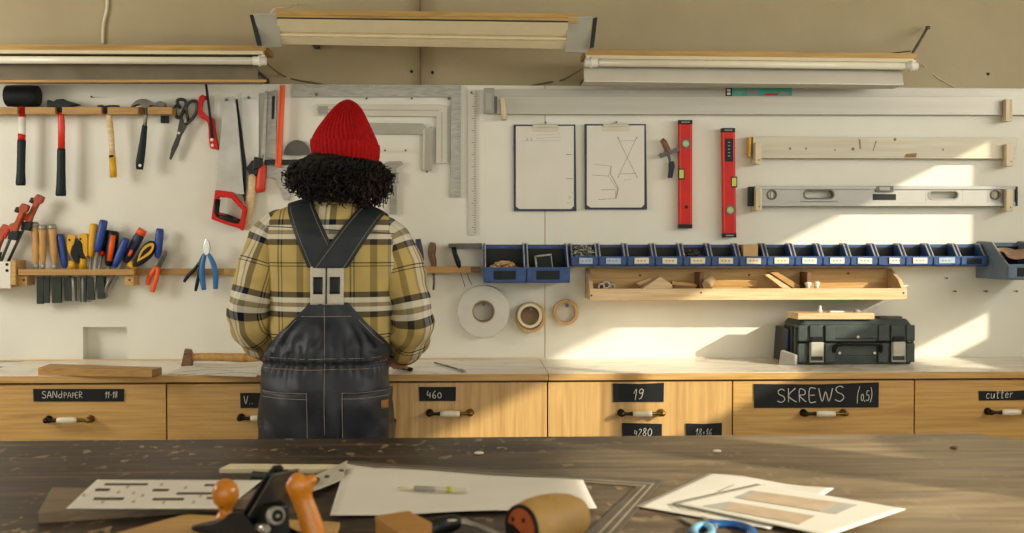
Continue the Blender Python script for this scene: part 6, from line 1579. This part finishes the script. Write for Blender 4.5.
for sg in (-1, 1):
    hx = PX+sg*.098
    pts, rr = spline([V((hx, YC-.002, .80)), V((hx+sg*.002, YC, .70)), V((hx+sg*.005, YC+.005, .50)), V((hx+sg*.008, YC-.02, .25)), V((hx+sg*.008, YC-.03, .07))], [.103, .100, .086, .078, .080], 8)
    def rip(q, i, th, pts=pts): c = pts[i]; return c + (q-c)*(1 + .07*noise.noise(q*9) + .04*noise.noise(q*22))
    b.tube(pts, rr, 30, 1.15, 0, (0, 1, 0), True, None, False, rip)
ov = b.build('overalls', 'denim', person)
PB = BVHTree.FromPolygons([tuple(v_) for v_ in b.v], b.f)
def hit(tree, x, z, y0=YC-.6):
    h = tree.ray_cast(V((x, y0, z)), V((0, 1, 0))); return h[0]
def back(x, z, off):
    a, c = hit(BV, x, z), hit(PB, x, z)
    ys = [q.y for q in (a, c) if q is not None]
    return V((x, (min(ys) if ys else YC) - off, z))
SB = 341.5
def bx_(px): return (px-512)/SB + .1415
def bz_(py): return CAM.z + (240-py)/SB
# back panel flaring from the elastic down to the waist
BP = [(301, 313, 351), (306, 309.5, 355), (314, 301, 362), (324, 291, 371), (334, 280, 381), (344, 271, 388.5), (352, 266, 392), (360, 265, 393)]
def edge(py):
    for a, c in zip(BP, BP[1:]):
        if py <= c[0]: f = (py-a[0])/(c[0]-a[0]); return a[1]+(c[1]-a[1])*f, a[2]+(c[2]-a[2])*f
    return BP[-1][1:]
rows = []
for i in range(41):
    py = 301 + 59*i/40; l, r = edge(py); row = []
    for j in range(61):
        f = j/60; x = bx_(l + (r-l)*f); z = bz_(py)
        p = back(max(XC-.165, min(XC+.165, x)), z, .010 - .0045*smooth(335, 357, py))
        g = smooth(318, 356, py)
        p.x = x; p.y += -.0065*g*math.sin(f*42 + 4.5*noise.noise(V((x*12, z*5, 2)))) - .007*noise.noise(V((x*18, z*8, 7)))
        if abs(x-XC) > .165: p.y += (abs(x-XC)-.165)*1.1
        h_ = hit(PB, x, min(z, .985))
        if h_ is not None: f_ = smooth(328, 357, py); p.y = p.y*(1-f_) + (h_.y-.004 - .003*math.sin(f*42 + 4.5*noise.noise(V((x*12, z*5, 2)))))*f_
        h_ = hit(BV, p.x, z)
        if h_ is not None: p.y = min(p.y, h_.y-.006)
        row.append(p)
    rows.append(row)
b = MB(); b.grid(rows); b.build('back_panel', 'denim', person, solid=.004)
PAN = BVHTree.FromPolygons([tuple(v_) for v_ in b.v], b.f)
# crossing straps
def strap(c0, c1, off, name, over=True):
    """quad strip from the two top corners to the two bottom corners, photo pixels"""
    rows = []
    for i in range(25):
        f = i/24; row = []
        for j in range(9):
            g = j/8
            px = (c0[0][0]*(1-g)+c0[1][0]*g)*(1-f) + (c1[0][0]*(1-g)+c1[1][0]*g)*f
            py = (c0[0][1]*(1-g)+c0[1][1]*g)*(1-f) + (c1[0][1]*(1-g)+c1[1][1]*g)*f
            row.append(back(bx_(px), bz_(py), off + .002*math.sin(g*PI)))
        rows.append(row)
    if over:   # over the shoulder and down the chest
        top = rows[0]; pre = []
        for k in range(14):
            f = (k+1)/14; row = []
            for j, p in enumerate(top):
                y = p.y + (YC+.09-p.y)*f; x = p.x + (XC-p.x)*(-.05)*f
                h = BV.ray_cast(V((x, y, 1.70)), V((0, 0, -1)))
                z = h[0].z + .007 if h[0] else p.z
                row.append(V((x, y, z)))
            pre.append(row)
        last = pre[-1]
        for k in range(10):
            f = (k+1)/10; row = []
            for p in last:
                z = p.z + (1.24-p.z)*f; h = BV.ray_cast(V((p.x, YC+.6, z)), V((0, -1, 0))); row.append(V((p.x, (h[0].y if h[0] else p.y) + .009, z)))
            pre.append(row)
        rows = pre[::-1] + rows
    b = MB(); b.grid(rows); o = b.build(name, 'denim_strap', person, solid=.0035, subsurf=1); return rows
sL = strap(((287, 207), (313, 201)), ((311.5, 267.5), (347, 267.5)), .007, 'strap')
sR = strap(((361, 205), (385, 213)), ((315, 267.5), (350.5, 267.5)), .012, 'strap')
# bib at the front
rows = []
for i in range(25):
    z = .99 + .27*i/24; w_ = .15 - .04*smooth(1.0, 1.26, z); row = []
    for j in range(21):
        x = XC + w_*(2*j/20-1); h = BV.ray_cast(V((x, YC+.6, z)), V((0, -1, 0))); h2 = PB.ray_cast(V((x, YC+.6, z)), V((0, -1, 0)))
        ys = [q[0].y for q in (h, h2) if q[0]]; row.append(V((x, (max(ys) if ys else YC+.1) + .006, z)))
    rows.append(row)
MB().grid(rows).build('bib', 'denim', person, solid=.004)
# elastic piece with two black rectangles
rows = []
def bpatch(x0, x1, y0, y1, off, nx=12, ny=12, tree=None):
    rows = []
    for i in range(ny+1):
        row = []
        for j in range(nx+1):
            x = bx_(x0+(x1-x0)*j/nx); z = bz_(y0+(y1-y0)*i/ny)
            if tree:
                h = tree.ray_cast(V((x, YC-.6, z)), V((0, 1, 0))); p = V((x, (h[0].y if h[0] else YC-.13)-off, z))
            else: p = back(x, z, off)
            row.append(p)
        rows.append(row)
    return rows
el = MB().grid(bpatch(314.5, 346.5, 266, 303, .011)).build('elastic_panel', 'elastic', person, solid=.004)
b = MB()
for x0, x1 in ((317.5, 326.5), (333.2, 343)): b.grid(bpatch(x0, x1, 276, 292.5, .0145, 4, 6))
b.build('black_insert', 'black', el, solid=.002)
b = MB(); b.grid(bpatch(329.2, 330.8, 267, 302, .0145, 2, 8)); b.build('centre_seam', 'denim', el, solid=.001)
# pockets, tag, stitching
def ppatch(px0, px1, py0, py1, off, nx=14, ny=14):
    rows = []
    for i in range(ny+1):
        row = []
        for j in range(nx+1):
            x = bx_(px0+(px1-px0)*j/nx); z = bz_(py0+(py1-py0)*i/ny); h = PB.ray_cast(V((x, YC-.6, z)), V((0, 1, 0)))
            row.append(V((x, (h[0].y if h[0] else YC)-off, z)))
        rows.append(row)
    return rows
for px0, px1 in ((264, 312), (345, 391)):
    b = MB(); b.grid(ppatch(px0, px1, 388, 452, .0045)); pk = b.build('back_pocket', 'denim', person, solid=.003)
    b = MB()
    for q in ([(px0, 389), (px1, 389)], [(px0, 394.5), (px1, 394.5)], [(px1-.6 if px0 < 300 else px0+.6, 389), (px1-.6 if px0 < 300 else px0+.6, 450)]):
        pts = [ppatch(q[0][0]+(q[1][0]-q[0][0])*k/16, q[0][0]+(q[1][0]-q[0][0])*k/16+.01, q[0][1]+(q[1][1]-q[0][1])*k/16, q[0][1]+(q[1][1]-q[0][1])*k/16+.01, .0072, 1, 1)[0][0] for k in range(17)]
        b.tube(pts, .0010, 5, 1, 0, (1, .2, .1))
    b.build('stitching', 'stitch', pk)
b = MB(); b.grid(ppatch(382, 388.5, 399, 407, .0078, 4, 4)); b.build('leather_tag', 'leather', person, solid=.002)
b = MB()
def line_on(pts_px, off):
    pts = []
    for k in range(len(pts_px)-1):
        for m in range(14):
            f = m/14; x = bx_(pts_px[k][0]*(1-f)+pts_px[k+1][0]*f); z = bz_(pts_px[k][1]*(1-f)+pts_px[k+1][1]*f)
            ys = []
            for tr in (PAN, PB):
                h = tr.ray_cast(V((x, YC-.6, z)), V((0, 1, 0)))
                if h[0]: ys.append(h[0].y)
            if ys: pts.append(V((x, min(ys)-off, z)))
    if len(pts) > 2: b.tube(pts, .0010, 5, 1, 0, (1, .2, .1))
line_on([(328, 305), (328, 440)], .0036); line_on([(271, 356), (390, 356)], .0036); line_on([(266, 366.5), (392, 366.5)], .0036); line_on([(305, 314.5), (358, 314.5)], .0036)
line_on([(300, 318), (281, 338)], .0036); line_on([(361, 318), (386, 345)], .0036)
b.build('stitching', 'stitch', person)
# strap stitching
b = MB()
for rows, off in ((sL, .003), (sR, .003)):
    for j in (1, 7): b.tube([r[j] + V((0, -off, 0)) for r in rows[24:]], .0007, 5, 1, 0, (1, .2, .1))
b.build('strap_stitching', 'pencil', person)
# shoes
for sg in (-1, 1):
    hx = PX+sg*.106; b = MB()
    pts, rr = spline([V((hx, YC-.085, .045)), V((hx, YC-.04, .055)), V((hx+sg*.012, YC+.06, .05)), V((hx+sg*.028, YC+.15, .042)), V((hx+sg*.032, YC+.185, .036))], [.036, .046, .046, .044, .026], 5)
    b.tube(pts, rr, 18, .9, 0, (0, 0, 1)); b.box((hx-.045, YC-.12, 0), (hx+.05, YC+.2, .022), 1); b.build('shoe', ['brownwood', 'black'], person, bevel=.006)
# ---- hair
b = MB()
HC = V((-.374, 3.455, 1.537)); HRx, HRy, HRz = .138, .100, .070
def hair_pt(d, k=1.0):
    rz = HRz*(1.45 if d.z > 0 else 1.0)
    return HC + V((d.x*HRx*k, d.y*HRy*k, d.z*rz*k - .018*d.x))
n0_ = len(b.v); b.sph((0, 0, 0), 1.0, 0, 48, 30)
for i in range(n0_, len(b.v)):
    d_ = b.v[i].normalized(); k = .93 + .11*noise.noise(d_*3.2) + .09*noise.noise(d_*8) + .05*noise.noise(d_*18)
    p = hair_pt(d_, k)
    if d_.y > .35: p.y = min(p.y, HC.y+.045)      # leave the face free
    if p.z > 1.575:
        f_ = max(0, 1 - (p.z-1.575)/.03); lim = .088 + .05*f_; dx_, dy_ = p.x+.353, p.y-3.475; rr_ = math.hypot(dx_, dy_)
        if rr_ > lim: p.x = -.353 + dx_*lim/rr_; p.y = 3.475 + dy_*lim/rr_
    b.v[i] = p
rnd = random.Random(5)
for i in range(900):
    d_ = V((rnd.gauss(0, 1), rnd.gauss(-.35, .9), rnd.gauss(-.15, .75))).normalized()
    if d_.y > .45: continue
    base = hair_pt(d_, .86)
    if base.z > 1.57: base.z = 1.57 - rnd.random()*.03
    out = V((d_.x*1.0, d_.y*.9, d_.z*.5 - .75)).normalized(); out = (out + V((rnd.uniform(-.5, .5), rnd.uniform(-.4, .4), rnd.uniform(-.4, .4)))).normalized()
    L = rnd.uniform(.028, .055); R = rnd.uniform(.006, .0115); turns = rnd.uniform(1.6, 2.8); ph = rnd.random()*6
    s1 = out.orthogonal().normalized(); s2 = out.cross(s1); pts, rr = [], []
    N = 15
    for k in range(N):
        f = k/(N-1); a = ph + f*turns*2*PI
        pts.append(base + out*L*f + V((0, 0, -.014*f*f)) + (s1*math.cos(a) + s2*math.sin(a))*R*(.5+.5*f)); rr.append(.0030*(1-.6*f) + .0003)
    b.tube(pts, rr, 4, 1, 1 if rnd.random() < (.55 if d_.x > .45 else .10) else 0, (.3, .5, .8))
for i in range(520):
    th = rnd.uniform(PI*.86, PI*2.14); r_ = rnd.uniform(.090, .114); z = 1.592 - (r_-.090)*1.0 - rnd.random()*.02
    base = V((-.353 + math.cos(th)*r_, 3.475 + math.sin(th)*r_*1.05, z - .11*math.cos(th)*r_))
    out = (V((math.cos(th)*.75, math.sin(th)*.6, -.75)) + V((rnd.uniform(-.35, .35), rnd.uniform(-.3, .3), rnd.uniform(-.2, .2)))).normalized()
    L = rnd.uniform(.035, .06); R = rnd.uniform(.006, .011); turns = rnd.uniform(1.4, 2.4); ph = rnd.random()*6
    s1 = out.orthogonal().normalized(); s2 = out.cross(s1); pts, rr = [], []
    for k in range(14):
        f = k/13; a = ph + f*turns*2*PI; pts.append(base + out*L*f + (s1*math.cos(a) + s2*math.sin(a))*R*(.3+.7*f)); rr.append(.0030*(1-.6*f) + .0003)
    b.tube(pts, rr, 4, 1, 1 if rnd.random() < .1 else 0, (.3, .5, .8))
b.build('curly_hair', ['hair', 'hairtip'], person)
# ---- beanie
b = MB(); Hc = V((-.353, 3.475, 0))
BN = [(1.585, .097), (1.60, .1005), (1.62, .1015), (1.632, .1005), (1.634, .0965), (1.645, .0925), (1.66, .085), (1.675, .077), (1.69, .068), (1.705, .0585), (1.72, .049), (1.735, .0385), (1.748, .026), (1.755, .015), (1.759, .004)]
def bean_r(z):
    for a, c in zip(BN, BN[1:]):
        if z <= c[0]: f = (z-a[0])/(c[0]-a[0]); return a[1]+(c[1]-a[1])*f
    return BN[-1][1]
zsb = [1.585+.047*i/10 for i in range(11)] + [1.634, 1.640] + [1.64+(1.7588-1.64)*i/34 for i in range(1, 35)]
rows = []; NR, NS = 46, 322
for z in zsb:
    r0 = bean_r(z); row = []; hgt = (z-1.585)/.171
    for j in range(NS):
        th = 2*PI*j/NS; tw = th + (.25*hgt if z > 1.633 else 0)
        rib = .5+.5*math.cos(tw*NR); amp = (.0052 if z > 1.633 else .0045)*min(1, r0/.05)
        r = r0 + amp*(rib**.7 - .5) + .0025*noise.noise(V((math.cos(th)*2, math.sin(th)*2, z*14)))*min(1, r0/.05)
        x = math.cos(th)*r*1.0; y = math.sin(th)*r*1.08
        slump = .012*smooth(1.66, 1.75, z)
        p = V((Hc.x + x + slump*.7, Hc.y + y - .004*hgt, z - .11*x*(1-hgt)))
        row.append(p)
    rows.append(row)
b.grid(rows, 0, True, None, False); n = len(b.v); b.face(range(n-NS, n))
# lower rolled edge
r2 = [[p + V(((p.x-Hc.x)*-.05, (p.y-Hc.y)*-.05, -.003)) for p in rows[0]], [p + V(((p.x-Hc.x)*-.10, (p.y-Hc.y)*-.10, .006)) for p in rows[0]]]
b.grid([rows[0]] + r2, 0, True)
b.build('red_beanie', 'wool', person)
